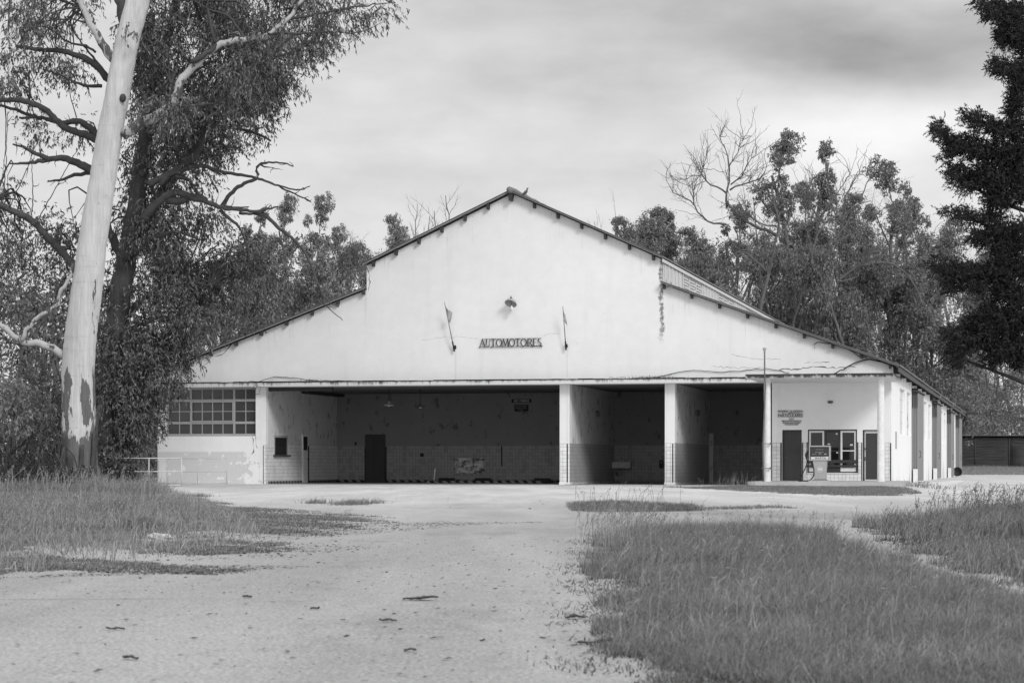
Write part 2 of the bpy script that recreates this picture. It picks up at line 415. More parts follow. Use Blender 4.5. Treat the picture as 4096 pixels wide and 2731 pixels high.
# ------------------------------------------------------------------ mesh helpers
class MB:
    def __init__(s): s.v = []; s.f = []; s.mi = []; s.n = 0; s.sm = []
    def raw(s, verts, faces, mi=0, sm=False):
        verts = np.asarray(verts, float).reshape(-1, 3)
        s.v.append(verts)
        for f in faces:
            s.f.append([i + s.n for i in f]); s.mi.append(mi); s.sm.append(sm)
        s.n += len(verts)
    def box(s, x0, x1, y0, y1, z0, z1, mi=0):
        s.raw([(x0, y0, z0), (x1, y0, z0), (x1, y1, z0), (x0, y1, z0), (x0, y0, z1), (x1, y0, z1), (x1, y1, z1), (x0, y1, z1)],
              [(0, 3, 2, 1), (4, 5, 6, 7), (0, 1, 5, 4), (1, 2, 6, 5), (2, 3, 7, 6), (3, 0, 4, 7)], mi)
    def prism(s, poly, y0, y1, mi=0):
        """polygon in x,z (anticlockwise seen from -y) pushed from y0 to y1"""
        k = len(poly)
        vs = [(x, y0, z) for x, z in poly] + [(x, y1, z) for x, z in poly]
        s.raw(vs, [tuple(range(k)), tuple(range(2 * k - 1, k - 1, -1))] + [(i, i + k, (i + 1) % k + k, (i + 1) % k) for i in range(k)], mi)
    def flat(s, poly, z0, z1, mi=0):
        """polygon in x,y pushed up from z0 to z1"""
        k = len(poly)
        vs = [(x, y, z0) for x, y in poly] + [(x, y, z1) for x, y in poly]
        s.raw(vs, [tuple(range(k - 1, -1, -1)), tuple(range(k, 2 * k))] + [(i, (i + 1) % k, (i + 1) % k + k, i + k) for i in range(k)], mi)
    def tube(s, path, rad, n=6, mi=0, cap=True):
        path = np.asarray(path, float); k = len(path)
        rad = np.full(k, rad, float) if np.isscalar(rad) else np.asarray(rad, float)
        tan = np.gradient(path, axis=0) if k > 1 else np.array([[0, 0, 1.0]])
        tan /= np.linalg.norm(tan, axis=1)[:, None] + 1e-9
        ref = np.array([0.0, 0, 1]) if abs(tan[:, 2]).mean() < 0.8 else np.array([1.0, 0, 0])
        a = np.cross(tan, ref); a /= np.linalg.norm(a, axis=1)[:, None] + 1e-9
        b = np.cross(tan, a)
        th = np.linspace(0, 2 * pi, n, endpoint=False)
        ring = path[:, None, :] + rad[:, None, None] * (np.cos(th)[None, :, None] * a[:, None, :] + np.sin(th)[None, :, None] * b[:, None, :])
        fs = []
        for i in range(k - 1):
            for j in range(n):
                fs.append((i * n + j, i * n + (j + 1) % n, (i + 1) * n + (j + 1) % n, (i + 1) * n + j))
        if cap:
            fs.append(tuple(range(n - 1, -1, -1))); fs.append(tuple((k - 1) * n + j for j in range(n)))
        s.raw(ring.reshape(-1, 3), fs, mi, True)
    def lathe(s, prof, n=20, center=(0, 0, 0), mi=0):
        th = np.linspace(0, 2 * pi, n, endpoint=False)
        vs = [(center[0] + r * cos(t), center[1] + r * sin(t), center[2] + z) for r, z in prof for t in th]
        fs = []
        for i in range(len(prof) - 1):
            for j in range(n):
                fs.append((i * n + j, i * n + (j + 1) % n, (i + 1) * n + (j + 1) % n, (i + 1) * n + j))
        s.raw(vs, fs, mi, True)
    def bar(s, p, q, wx, wy, mi=0):
        """square bar between two points lying in the x,z plane direction"""
        s.tube([p, q], [wx, wx], 4, mi)
    def build(s, name, mats, parent=None, loc=None, rot=None):
        me = bpy.data.meshes.new(name)
        vs = np.concatenate(s.v) if s.v else np.zeros((0, 3))
        me.from_pydata(vs.tolist(), [], s.f)
        if not isinstance(mats, (list, tuple)): mats = [mats]
        for m in mats: me.materials.append(m)
        me.polygons.foreach_set('material_index', s.mi)
        me.polygons.foreach_set('use_smooth', s.sm)
        uv = me.uv_layers.new(name='UVMap')
        me.update()
        nl = len(me.loops)
        vi = np.zeros(nl, int); me.loops.foreach_get('vertex_index', vi)
        nr = np.zeros(len(me.polygons) * 3); me.polygons.foreach_get('normal', nr); nr = np.abs(nr.reshape(-1, 3))
        lt = np.zeros(len(me.polygons), int); me.polygons.foreach_get('loop_total', lt)
        ax = np.repeat(nr.argmax(1), lt)
        co = vs[vi]
        uu = np.where(ax == 0, co[:, 1], co[:, 0]); vv = np.where(ax == 2, co[:, 1], co[:, 2])
        uv.data.foreach_set('uv', np.stack([uu, vv], 1).ravel())
        return link(name, me, parent, loc, rot)

def build_each(mb, name, m, parent):
    """one object for every piece of the builder"""
    off = 0; fi = 0
    for vs in mb.v:
        k = MB(); fs = []
        while fi < len(mb.f) and min(mb.f[fi]) < off + len(vs): fs.append([i - off for i in mb.f[fi]]); fi += 1
        k.raw(vs, fs); k.build(name, m, parent); off += len(vs)

def link(name, me, parent=None, loc=None, rot=None):
    o = bpy.data.objects.new(name, me); COL.objects.link(o)
    if parent is not None: o.parent = parent
    if loc is not None: o.location = loc
    if rot is not None: o.rotation_euler = rot
    return o

def fast_mesh(name, verts, nper, mats, parent=None, mi=None, loc=None, tri=False):
    """many separate faces of nper corners each"""
    verts = np.ascontiguousarray(verts, dtype=np.float32).reshape(-1, 3)
    nv = len(verts); nf = nv // nper
    me = bpy.data.meshes.new(name)
    me.vertices.add(nv); me.vertices.foreach_set('co', verts.ravel())
    me.loops.add(nv); me.loops.foreach_set('vertex_index', np.arange(nv, dtype=np.int32))
    me.polygons.add(nf)
    me.polygons.foreach_set('loop_start', np.arange(nf, dtype=np.int32) * nper)
    me.polygons.foreach_set('loop_total', np.full(nf, nper, dtype=np.int32))
    for m in (mats if isinstance(mats, (list, tuple)) else [mats]): me.materials.append(m)
    if mi is not None: me.polygons.foreach_set('material_index', np.asarray(mi, dtype=np.int32))
    me.update(calc_edges=True)
    return link(name, me, parent, loc)

def tag(o, label=None, cat=None, group=None, kind=None):
    if label: o['label'] = label
    if cat: o['category'] = cat
    if group: o['group'] = group
    if kind: o['kind'] = kind
    return o
def thing(name, label, cat, loc=(0, 0, 0), rz=0.0, group=None):
    o = bpy.data.objects.new(name, None); COL.objects.link(o)
    o.location = tuple(loc); o.rotation_euler = (0, 0, rz); o.empty_display_size = 0.2
    return tag(o, label, cat, group)
def bthing(name, label, cat, u, v, z, group=None):
    return thing(name, label, cat, B(u, v, z), ROT, group)
def copy_tree(o, parent=None):
    c = o.copy(); COL.objects.link(c)
    if parent is not None: c.parent = parent
    for ch in list(o.children): copy_tree(ch, c)
    return c
def resample(p, step, wob=0.0):
    """smooth a polyline and add small kinks"""
    p = np.asarray(p, float)
    if len(p) < 3: p = np.array([p[0], (p[0] + p[-1]) / 2, p[-1]])
    d = np.r_[0, np.cumsum(np.linalg.norm(np.diff(p, axis=0), axis=1))]
    n = max(3, int(d[-1] / step) + 1)
    t = np.linspace(0, d[-1], n)
    m = np.gradient(p, d, axis=0)
    i = np.clip(np.searchsorted(d, t, side='right') - 1, 0, len(p) - 2)
    h = (d[i + 1] - d[i])[:, None]; q = ((t - d[i])[:, None]) / h
    out = (2*q**3 - 3*q**2 + 1)*p[i] + (q**3 - 2*q**2 + q)*h*m[i] + (-2*q**3 + 3*q**2)*p[i+1] + (q**3 - q**2)*h*m[i+1]
    if wob:
        j = rng.normal(0, wob, out.shape); j[0] = 0; j[-1] = 0; out += j
    return out
# ------------------------------------------------------------------ the ground
gx = np.unique(np.r_[np.linspace(-420, -60, 13), np.arange(-60, 61, 1.5), np.linspace(60, 420, 13)])
gy = np.unique(np.r_[np.linspace(-80, 0, 6), np.arange(0, 215, 1.5), np.linspace(215, 900, 16)])
GX, GY = np.meshgrid(gx, gy)
gv = np.stack([GX, GY, gz(GX, GY)], -1).reshape(-1, 3)
nx = len(gx)
mb = MB()
mb.raw(gv, [(j * nx + i, j * nx + i + 1, (j + 1) * nx + i + 1, (j + 1) * nx + i) for j in range(len(gy) - 1) for i in range(nx - 1)], 0, True)
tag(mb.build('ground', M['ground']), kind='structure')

def inside(poly, p):
    poly = np.asarray(poly, float); x, y = p[:, 0], p[:, 1]
    r = np.zeros(len(p), bool); j = len(poly) - 1
    for i in range(len(poly)):
        xi, yi = poly[i]; xj, yj = poly[j]
        c = ((yi > y) != (yj > y)) & (x < (xj - xi) * (y - yi) / (yj - yi + 1e-12) + xi)
        r ^= c; j = i
    return r
def ragged(poly, step, amp):
    p = np.asarray(poly, float); out = []
    for i in range(len(p)):
        a, b = p[i], p[(i + 1) % len(p)]
        n = max(2, int(np.linalg.norm(b - a) / step))
        for k in range(n):
            out.append(a + (b - a) * k / n + rng.normal(0, amp, 2))
    return np.array(out)
def sheet(name, poly, lift, m, step=0.5, amp=0.08):
    """a thin sheet with an uneven outline lying on the ground"""
    import bmesh
    q = ragged(poly, step, amp)
    bm = bmesh.new()
    vs = [bm.verts.new((x, y, 0)) for x, y in q]
    bm.faces.new(vs)
    bmesh.ops.triangulate(bm, faces=bm.faces[:])
    for e in range(3):
        bmesh.ops.subdivide_edges(bm, edges=[e_ for e_ in bm.edges if e_.calc_length() > 1.6], cuts=1, use_grid_fill=False)
        bmesh.ops.triangulate(bm, faces=bm.faces[:])
    for v_ in bm.verts: v_.co.z = float(gz(v_.co.x, v_.co.y)) + lift
    me = bpy.data.meshes.new(name); bm.to_mesh(me); bm.free(); me.materials.append(m)
    o = link(name, me); tag(o, kind='structure'); return o

# ------------------------------------------------------------------ the garage
UL, UR, LEN = -15.48, 15.28, 79.3
G = thing('garage_building', 'long white gabled garage with open bays, roofed fuel forecourt and tiled lower walls', 'garage', B(0, 0, 0), ROT)
def roof_z(u):
    a = abs(u)
    return 11.86 - 0.453 * a if a <= 6.2 else 8.05 - 0.3667 * (a - 6.2)

mb = MB()                                                     # the gable above the openings
mb.prism([(UL, 4.06), (UR, 4.06), (UR, 4.72), (6.2, 8.05), (6.2, 9.05), (0, 11.86), (-6.2, 9.05), (-6.2, 8.05), (UL, 4.65)], 0, 0.3)
cr = random.Random(3)
def crack(pts, w0=0.012, mi=1):
    p = resample([(x, -0.003, z) for x, z in pts], 0.12)
    p[:, 0] += rng.normal(0, 0.02, len(p)); p[:, 2] += rng.normal(0, 0.022, len(p))
    ww = np.abs(rng.normal(w0, w0 * 0.6, len(p))) * 0.45 + 0.001
    up = p.copy(); dn = p.copy()
    t = np.gradient(p, axis=0); nrm = np.stack([-t[:, 2], 0 * t[:, 0], t[:, 0]], 1); nrm /= np.linalg.norm(nrm, axis=1)[:, None]
    up += nrm * ww[:, None]; dn -= nrm * ww[:, None]
    k = len(p)
    mb.raw(np.r_[up, dn], [(i, i + 1, k + i + 1, k + i) for i in range(k - 1)], mi)
crack([(10.9, 4.62), (11.6, 4.60), (12.4, 4.68), (13.0, 4.63), (13.9, 4.66)], 0.03)
crack([(11.9, 4.83), (12.9, 4.85)], 0.014)
crack([(8.2, 4.75), (9.4, 4.66), (10.4, 4.66)], 0.01)
crack([(-12.9, 5.35), (-12.5, 5.5), (-12.1, 5.95)], 0.03)
crack([(-13.5, 4.7), (-13.45, 5.25), (-13.2, 5.32)], 0.02)
crack([(-13.35, 4.5), (-13.3, 5.1), (-13.1, 5.15)], 0.025)
crack([(-6.12, 8.0), (-6.08, 8.6), (-6.16, 9.0)], 0.025)
crack([(-3.8, 5.95), (-2.6, 6.05), (-1.4, 5.98)], 0.004)
crack([(1.3, 6.0), (1.5, 6.12), (2.0, 6.14)], 0.004)
crack([(4.0, 4.35), (5.0, 4.30), (6.6, 4.40)], 0.012)
crack([(9.0, 5.2), (9.8, 5.05), (11.0, 5.0)], 0.008)
M['crack'] = mat('crack', 0.10, 0.9, 0.4, 8)
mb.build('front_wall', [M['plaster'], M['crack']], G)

mb = MB()                                                     # the closed end with the big window
mb.box(UL, -15.10, 0, .3, 0, 4.06); mb.box(-15.10, -11.07, 0, .3, 0, 2.01); mb.box(-11.07, -10.62, 0, .3, 0, 4.06)
mb.box(UL, UL + .3, .3, LEN, 0, 4.7)
crack([(-11.2, 2.0), (-11.15, 1.6), (-11.2, 1.25)], 0.03, 1)
crack([(-11.07, 2.0), (-11.04, 1.5)], 0.02, 1)
mb.build('end_wall', [M['plaster_peel'], M['crack']], G)
mb = MB(); mb.box(-15.40, -15.10, -0.05, 0, 0.05, 1.02); mb.box(-15.42, -15.08, -0.07, -0.05, 0.98, 1.05); mb.box(-15.37, -15.13, -0.06, -0.05, 0.1, 0.93)
mb.build('meter_cabinet', M['white'], G)

mb = MB()                                                     # window frame
cols = [(-15.02, -14.06, 2), (-13.98, -12.12, 4), (-12.03, -11.10, 2)]
rows = [(2.13, 2.52, 1), (2.64, 3.46, 2), (3.58, 3.97, 1)]
mb.box(-15.10, -11.07, .13, .2, 2.01, 2.12); mb.box(-15.10, -11.07, .13, .2, 3.98, 4.06)
mb.box(-15.10, -15.03, .13, .2, 2.12, 3.98); mb.box(-11.09, -11.07, .13, .2, 2.12, 3.98)
mb.box(-14.06, -13.98, .12, .2, 2.12, 3.98); mb.box(-12.12, -12.03, .12, .2, 2.12, 3.98)
for a, b, n in cols:
    mb.box(a, b, .13, .2, 2.53, 2.63); mb.box(a, b, .13, .2, 3.47, 3.57)
    for z0, z1, r in rows:
        for k in range(1, n):
            x = a + (b - a) * k / n
            mb.box(x - .018, x + .018, .14, .19, z0 - .01, z1 + .01)
        if r == 2: mb.box(a, b, .145, .185, 3.045, 3.075)
mb.box(-14.0, -12.1, .10, .118, 2.62, 2.67); mb.box(-14.0, -12.1, .10, .118, 3.44, 3.49); mb.box(-14.0, -13.95, .10, .118, 2.67, 3.44); mb.box(-12.15, -12.1, .10, .118, 2.67, 3.44)
win = mb.build('window', M['frame_grey'], G)
win['label'] = 'wide grey window of many small panes'
mb = MB(); mb.box(-15.05, -11.08, .165, .175, 2.1, 4.0); mb.build('pane', M['pane'], win)

# ---- open bays
mb = MB(); mb.box(-10.62, 10.61, 0.0, 9.6, 0.0, 0.012); mb.build('garage_floor', M['floor'], G)
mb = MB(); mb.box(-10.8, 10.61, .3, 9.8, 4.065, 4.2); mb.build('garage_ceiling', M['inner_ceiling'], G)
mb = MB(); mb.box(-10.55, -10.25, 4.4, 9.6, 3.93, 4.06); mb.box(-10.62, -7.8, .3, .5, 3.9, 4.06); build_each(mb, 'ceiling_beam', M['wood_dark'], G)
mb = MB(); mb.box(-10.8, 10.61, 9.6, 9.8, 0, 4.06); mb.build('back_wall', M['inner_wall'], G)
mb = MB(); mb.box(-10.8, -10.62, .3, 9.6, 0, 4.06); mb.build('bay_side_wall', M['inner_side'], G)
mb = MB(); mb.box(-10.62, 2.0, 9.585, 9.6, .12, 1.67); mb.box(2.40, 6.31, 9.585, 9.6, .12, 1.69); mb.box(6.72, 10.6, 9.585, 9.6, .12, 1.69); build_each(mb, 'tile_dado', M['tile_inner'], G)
mb = MB()
mb.box(-10.62, -10.605, .0, 4.60, .12, 1.66); mb.box(-10.62, -10.605, 5.34, 9.58, .12, 1.66)
mb.box(-10.73, -10.605, -.012, 0, .12, 1.66); build_each(mb, 'tile_dado', M['tile'], G)
mb = MB(); mb.box(-10.62, 2.0, 9.57, 9.6, 0.012, .12); mb.box(-10.62, -10.59, .3, 4.6, 0.012, .12); mb.box(-10.62, -10.59, 5.34, 9.56, 0.012, .12); mb.build('striped_skirting', M['hazard'], G)
mb = MB(); mb.box(-10.62, -10.56, 5.34, 5.46, .012, 1.64); build_each(mb, 'corner_strip', M['black'], G)
mb = MB()
for a in (-9.27, -8.27): mb.box(a, a + .045, 9.56, 9.585, .0, 1.64)
mb.box(-2.80, -2.75, 9.565, 9.585, .75, 1.66); mb.box(-10.73, -10.71, -.02, -.012, 0, 1.62)
build_each(mb, 'corner_strip', M['black'], G)
# inner window, its sill; inner doors
mb = MB(); mb.box(-10.62, -10.58, .96, 2.67, 1.97, 2.06); mb.box(-10.62, -10.58, .96, 1.04, 1.24, 1.97); mb.box(-10.62, -10.58, 2.58, 2.67, 1.24, 1.97)
iw = mb.build('inner_window', M['frame_grey'], G)
mb = MB(); mb.box(-10.62, -10.595, 1.04, 2.58, 1.24, 1.97)
for k in range(9): mb.box(-10.595, -10.58, 1.12 + k * .17, 1.135 + k * .17, 1.26, 1.95)
mb.build('pane', M['pane_clear'], iw)
mb = MB(); mb.box(-10.62, -10.5, .85, 2.85, 1.17, 1.235); mb.build('sill', M['wood_dark'], iw)
mb = MB(); mb.box(-10.62, -10.57, 4.62, 5.32, 0.02, 2.16); mb.box(-10.57, -10.56, 4.72, 5.22, .15, 1.35); idoor = mb.build('inner_door', M['white_flaky'], G)
mb = MB(); mb.box(-10.57, -10.555, 4.72, 5.22, 1.45, 2.05); mb.build('barred_opening', M['black'], idoor)
mb = MB(); mb.box(-10.57, -10.52, 5.12, 5.2, 1.05, 1.08); mb.build('handle', M['black'], idoor)
mb = MB(); mb.box(-9.22, -8.28, 9.5, 9.584, .012, 2.2)
for zc, h in ((1.78, .62), (1.1, .5), (.42, .62)):
    for xc in (-8.98, -8.52): mb.box(xc - .18, xc + .18, 9.48, 9.5, zc - h / 2, zc + h / 2)
bd = mb.build('panelled_door', M['door_dark'], G); bd['label'] = 'dark panelled door in the back wall of the widest bay'
mb = MB(); mb.box(-9.16, -9.1, 9.44, 9.5, 1.08, 1.11); mb.build('handle', M['steel_dark'], bd)

# ---- dividing walls with their tiled pillars
for u0, u1 in ((1.99, 2.40), (6.31, 6.72)):
    mb = MB(); mb.box(u0, u1, 0, .5, .1, 4.06); mb.box(u0 - .02, u1 + .02, -.02, .52, 0, .1)
    p = mb.build('pillar', M['plaster'], G)
    mb = MB(); mb.box(u0 + .02, u1, .5, 9.58, 0, 4.06); mb.build('dividing_wall', M['inner_side'], G)
    mb = MB(); mb.box(u0 + .03, u1 - .11, -.014, 0, .1, 1.68); mb.box(u1 - .065, u1, -.014, 0, .1, 1.68); mb.build('tile_facing', M['tile'], p)
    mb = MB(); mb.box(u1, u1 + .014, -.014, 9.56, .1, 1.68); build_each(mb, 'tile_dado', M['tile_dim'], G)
    mb = MB(); mb.box(u1 - .11, u1 - .065, -.018, 0, .1, 1.66); build_each(mb, 'edge_strip', M['black'], p)
mb = MB(); mb.box(6.74, 6.92, 9.3, 9.5, 0.012, 2.2); mb.build('corner_duct', M['inner_side'], G)

# ---- office front
mb = MB()
z0, z1 = .0, 4.06
mb.box(10.61, 11.02, 0, .3, z0, z1); mb.box(11.02, 11.79, 0, .3, 2.19, z1); mb.box(11.79, 12.03, 0, .3, z0, z1)
mb.box(12.03, 13.96, 0, .3, 2.20, z1); mb.box(12.03, 13.96, 0, .3, z0, .47); mb.box(13.96, 14.18, 0, .3, z0, z1)
mb.box(14.18, 14.92, 0, .3, 2.18, z1); mb.box(14.92, 15.28, 0, .3, z0, z1)
mb.box(10.61, 10.8, .3, 9.8, 0, 4.06)
mb.build('office_wall', M['plaster_plain'], G)
mb = MB()
for a, b, t in ((10.63, 10.95, 1.70), (11.84, 11.985, 1.70), (14.01, 14.125, 1.70), (14.98, 15.245, 1.70)): mb.box(a, b, -.014, 0, .18, t)
mb.box(11.985, 14.01, -.013, 0, .18, .45)
build_each(mb, 'tile_dado', M['tile'], G)
mb = MB()
for a, b, t in ((10.95, 11.0, 1.68), (11.80, 11.84, 1.68), (14.125, 14.16, 1.68), (15.245, 15.29, 1.66)): mb.box(a, b, -.02, 0, .18, t)
for a, b in ((11.985, 12.02), (13.97, 14.01)): mb.box(a, b, -.024, 0, .45, 1.70)
build_each(mb, 'edge_strip', M['black'], G)
mb = MB(); mb.box(11.02, 11.79, .06, .12, .18, 2.14); mb.box(11.07, 11.74, .045, .06, 1.38, 1.42); mb.box(11.10, 11.72, .05, .06, 1.5, 2.08); mb.box(11.10, 11.72, .05, .06, .3, 1.32)
dd = mb.build('office_door', M['door_dark'], G); dd['label'] = 'dark plank door beside the fuel pump'
mb = MB(); mb.box(11.02, 11.06, .0, .06, .18, 2.19); mb.box(11.06, 11.79, .0, .06, 2.14, 2.19); mb.build('frame', M['dark'], dd)
mb = MB(); mb.box(11.1, 11.18, .0, .045, 1.08, 1.11); mb.build('handle', M['steel_dark'], dd)
mb = MB(); mb.box(14.25, 14.92, .06, .12, .18, 2.14)
d2 = mb.build('office_door', M['white'], G); d2['label'] = 'white door with a dark inset panel behind the round column'
mb = MB(); mb.box(14.30, 14.80, .04, .06, .24, 2.05); mb.box(14.30, 14.80, .03, .04, 1.34, 1.5); mb.build('door_panel', M['door_dark'], d2)
mb = MB(); mb.box(14.18, 14.25, .0, .10, .18, 2.18); mb.box(14.25, 14.92, .0, .06, 2.14, 2.18); mb.build('frame', M['dark'], d2)
mb = MB(); mb.box(14.24, 14.32, .0, .04, 1.08, 1.11); mb.box(14.25, 14.31, .02, .06, 1.42, 1.46); mb.box(14.255, 14.29, .03, .06, .98, 1.03); build_each(mb, 'handle', M['steel_dark'], d2)
mb = MB()                                                     # office window
mb.box(12.03, 12.07, .02, .14, .47, 2.20); mb.box(13.92, 13.96, .02, .14, .47, 2.20); mb.box(12.07, 13.92, .02, .14, 2.15, 2.20); mb.box(12.07, 13.92, .02, .14, .50, .54)
mb.box(12.67, 12.75, .04, .12, .54, 2.15); mb.box(13.23, 13.31, .04, .12, .54, 2.15); mb.box(12.75, 13.23, .05, .12, 2.08, 2.15); mb.box(12.75, 13.23, .05, .12, .54, .72); mb.box(12.75, 13.23, .05, .11, 1.34, 1.37)
ow = mb.build('office_window', M['dark'], G); ow['label'] = 'office window with two white sashes and a dark middle one'
for a, b in ((12.07, 12.67), (13.31, 13.92)):
    mb = MB(); mb.box(a, a + .07, .05, .11, .54, 2.15); mb.box(b - .07, b, .05, .11, .54, 2.15); mb.box(a + .07, b - .07, .05, .11, 2.08, 2.15); mb.box(a + .07, b - .07, .05, .11, .54, .70); mb.box(a + .07, b - .07, .06, .10, 1.34, 1.38)
    mb.build('sash', M['white'], ow)
mb = MB(); mb.box(12.06, 13.93, .085, .095, .5, 2.16); mb.build('pane', M['pane_clear'], ow)
mb = MB(); mb.box(12.02, 13.97, -.03, .0, .88, 1.00); mb.box(12.02, 13.97, -.03, .0, .72, .80); mb.build('guard_rail', M['dark'], ow)
mb = MB(); mb.box(12.0, 14.0, -.05, .0, .45, .485); mb.build('sill', M['white'], ow)
mb = MB(); mb.box(13.68, 13.79, .07, .083, 1.56, 1.62); mb.box(12.80, 12.90, .07, .083, 1.60, 1.65); mb.box(13.14, 13.22, .07, .083, 1.26, 1.31)
th = np.linspace(0, 2 * pi, 14, endpoint=False); mb.prism([(13.16 + .04 * cos(a), 2.03 + .04 * sin(a)) for a in th], .07, .083)
build_each(mb, 'sticker', M['label_pale'], ow)

# ---- fascia, canopy, columns, forecourt
mb = MB(); mb.box(UL - .1, 10.2, -.5, 0, 4.07, 4.235); mb.build('fascia', M['fascia'], G)
mb = MB(); mb.box(UL - .12, 10.22, -.52, .0, 4.235, 4.262)
for k in range(60):
    x = cr.uniform(-15, 10); mb.box(x, x + cr.uniform(.2, 1.2), -.53, -.515, 4.24, 4.262 + cr.uniform(.004, .02))
mb.build('fascia_felt', M['black'], G)
mb = MB(); mb.flat([(10.2, -5.0), (15.66, -5.0), (15.7, 0), (10.2, 0)], 4.055, 4.20); mb.build('canopy', M['canopy_edge'], G)
mb = MB(); mb.flat([(10.24, -4.96), (15.62, -4.96), (15.66, -.01), (10.24, -.01)], 4.045, 4.055); mb.build('canopy_soffit', M['soffit'], G)
for cx in (10.97, 15.2):
    mb = MB(); mb.lathe([(.15, .18), (.14, .3), (.132, 1.7), (.125, 4.05)], 24, (cx, -4.55, 0)); mb.build('round_column', M['white_flaky'], G)
mb = MB(); mb.flat([(10.5, -5.15), (15.95, -5.15), (15.98, -4.9), (15.98, 0), (10.25, 0), (10.25, -4.9), (10.33, -5.08)], -.25, .18); mb.build('forecourt_plinth', M['concrete'], G)

# ---- roofs
def roof_sheet(name, u0, zz0, u1, zz1, v0, v1, thick=.03, amp=.02):
    n = int((v1 - v0) / .06); vv = np.linspace(v0, v1, n)
    wv = amp * np.sin(vv * 2 * pi / .24)
    a = np.stack([np.full(n, u0), vv, zz0 + wv + thick], 1); b = np.stack([np.full(n, u1), vv, zz1 + wv + thick], 1)
    c = a - [0, 0, thick]; d = b - [0, 0, thick]
    mb = MB(); fs = []
    for i in range(n - 1):
        fs += [(i, n + i, n + i + 1, i + 1), (2 * n + i, 2 * n + i + 1, 3 * n + i + 1, 3 * n + i), (i, i + 1, 2 * n + i + 1, 2 * n + i), (n + i, 3 * n + i, 3 * n + i + 1, n + i + 1)]
    fs += [(0, 2 * n, 3 * n, n), (n - 1, 2 * n - 1, 4 * n - 1, 3 * n - 1)]
    mb.raw(np.r_[a, b, c, d], fs); return mb.build(name, M['roof'], G)
for s in (-1, 1):
    roof_sheet('upper_roof', s * .05, 11.93, s * 6.29, 11.93 - .453 * 6.24, -.32, 80)
    roof_sheet('lower_roof', s * 6.22, 8.12, s * 15.68, 8.12 - .3667 * 9.46, -.32, 80.3)
    mb = MB()                                                 # pale verge strip along the slope
    def strip(ua, za, ub, zb, mi, dz, h, v):
        mb.prism([(s * ua, za + dz), (s * ub, zb + dz), (s * ub, zb + dz + h), (s * ua, za + dz + h)][::s], v - .03, v, mi)
    strip(.06, 11.93, 6.28, 11.93 - .453 * 6.22, 0, -.012, .045, -.33); strip(6.22, 8.12, 15.66, 8.12 - .3667 * 9.44, 0, -.012, .045, -.33)
    strip(.06, 11.93, 6.27, 11.93 - .453 * 6.21, 1, -.05, .05, -.30); strip(6.22, 8.12, 15.6, 8.12 - .3667 * 9.38, 1, -.05, .05, -.30)
    mb.build('verge_board', [M['barge'], M['frame_grey']], G)
mb = MB()
rp = np.array([(0, v, 11.97 + .03 * (i % 2)) for i, v in enumerate(np.linspace(-.45, 80, 90))])
mb.tube(rp, .13, 12); mb.build('ridge_cap', M['roof'], G)
for s in (-1, 1):
    for k in range(6):
        u = s * (.97 + k * .98); z = roof_z(u)
        mb = MB(); mb.prism([(u - .045, z - .19), (u + .045, z - .19), (u + .055, z + .04), (u - .055, z + .04)], -.24, 0); mb.build('purlin_end', M['wood_dark'], G)
    for k in range(9):
        u = s * (6.3 + k * 1.12); z = roof_z(u)
        mb = MB(); mb.prism([(u - .045, z - .16), (u + .045, z - .16), (u + .055, z + .05), (u - .055, z + .05)], -.24, 0); mb.build('purlin_end', M['wood_dark'], G)
mb = MB(); mb.prism([(-.05, 11.55), (.05, 11.55), (.1, 11.86), (-.1, 11.86)], -.34, 0); mb.build('ridge_post', M['wood_dark'], G)

# ---- clerestory along the step of the roof
mb = MB(); mb.box(5.95, 6.12, .3, LEN, 7.9, 9.05); mb.box(-6.1, -5.95, .3, LEN, 7.9, 9.0); mb.build('clerestory_wall', M['dark'], G)
mb = MB(); mb.box(6.235, 6.26, -.2, 79.8, 8.93, 9.06); mb.build('clerestory_eaves', M['zinc'], G)
v = .32
while v < 76:
    mb = MB()
    for k in range(16):
        a = v + k * .305
        mb.box(6.12, 6.19 + .02 * (k % 3 == 1), a, a + cr.choice((.21, .24, .27)), 8.06 + (cr.random() < .25) * .25, 8.98)
    mb.build('slat_panel', M['zinc'], G)
    v += 4.95
    mb = MB(); mb.box(6.12, 6.225, v, v + .14, 8.05, 8.98); mb.build('clerestory_post', M['zinc'], G)
    v += .18
    mb = MB()
    for q in range(3):
        a = v + q * 1.82
        mb.box(6.12, 6.16, a, a + 1.7, 8.08, 8.2)
        for k in range(6):
            zz = 8.25 + k * .125
            mb.box(6.12, 6.19, a + (.35 if k % 2 else 0), a + 1.7 - (0 if k % 2 else .3), zz, zz + .085)
        mb.box(6.12, 6.215, a + 1.7, a + 1.8, 8.06, 8.98)
    mb.build('louvre_panel', M['zinc'], G)
    v += 5.5

# ---- long side wall with windows and sliding doors
wins = [(5.67, 9.40), (10.68, 14.08), (20.4, 23.95), (25.4, 28.88), (30.3, 33.79), (40.4, 43.87), (45.1, 48.53), (50.0, 53.52), (59.6, 63.07), (64.9, 68.63)]
mb = MB()
mb.box(14.95, 15.13, .3, LEN, -.2, 4.70)
mb.box(15.13, UR, .3, LEN, -.2, 2.10); mb.box(15.13, UR, .3, LEN, 4.03, 4.68)
prev = .3
for a, b in wins + [(LEN, LEN)]:
    mb.box(15.13, UR, prev, a, 2.10, 4.03); prev = b
mb.box(UL, UR, LEN - .3, LEN - .001, 4.0, 4.6)
mb.build('side_wall', M['plaster_side'], G)
def winpane_fn(t, tcn):
    P = tcn.outputs['Object']
    n = t.noise(t.mapv(P, (1, 2.2, .5)), 2.2, 5, .7)
    return t.mix(t.ramp(n, .55, .68), .66, .14)
M['painted_pane'] = shader('whitewashed_panes', winpane_fn, .6)
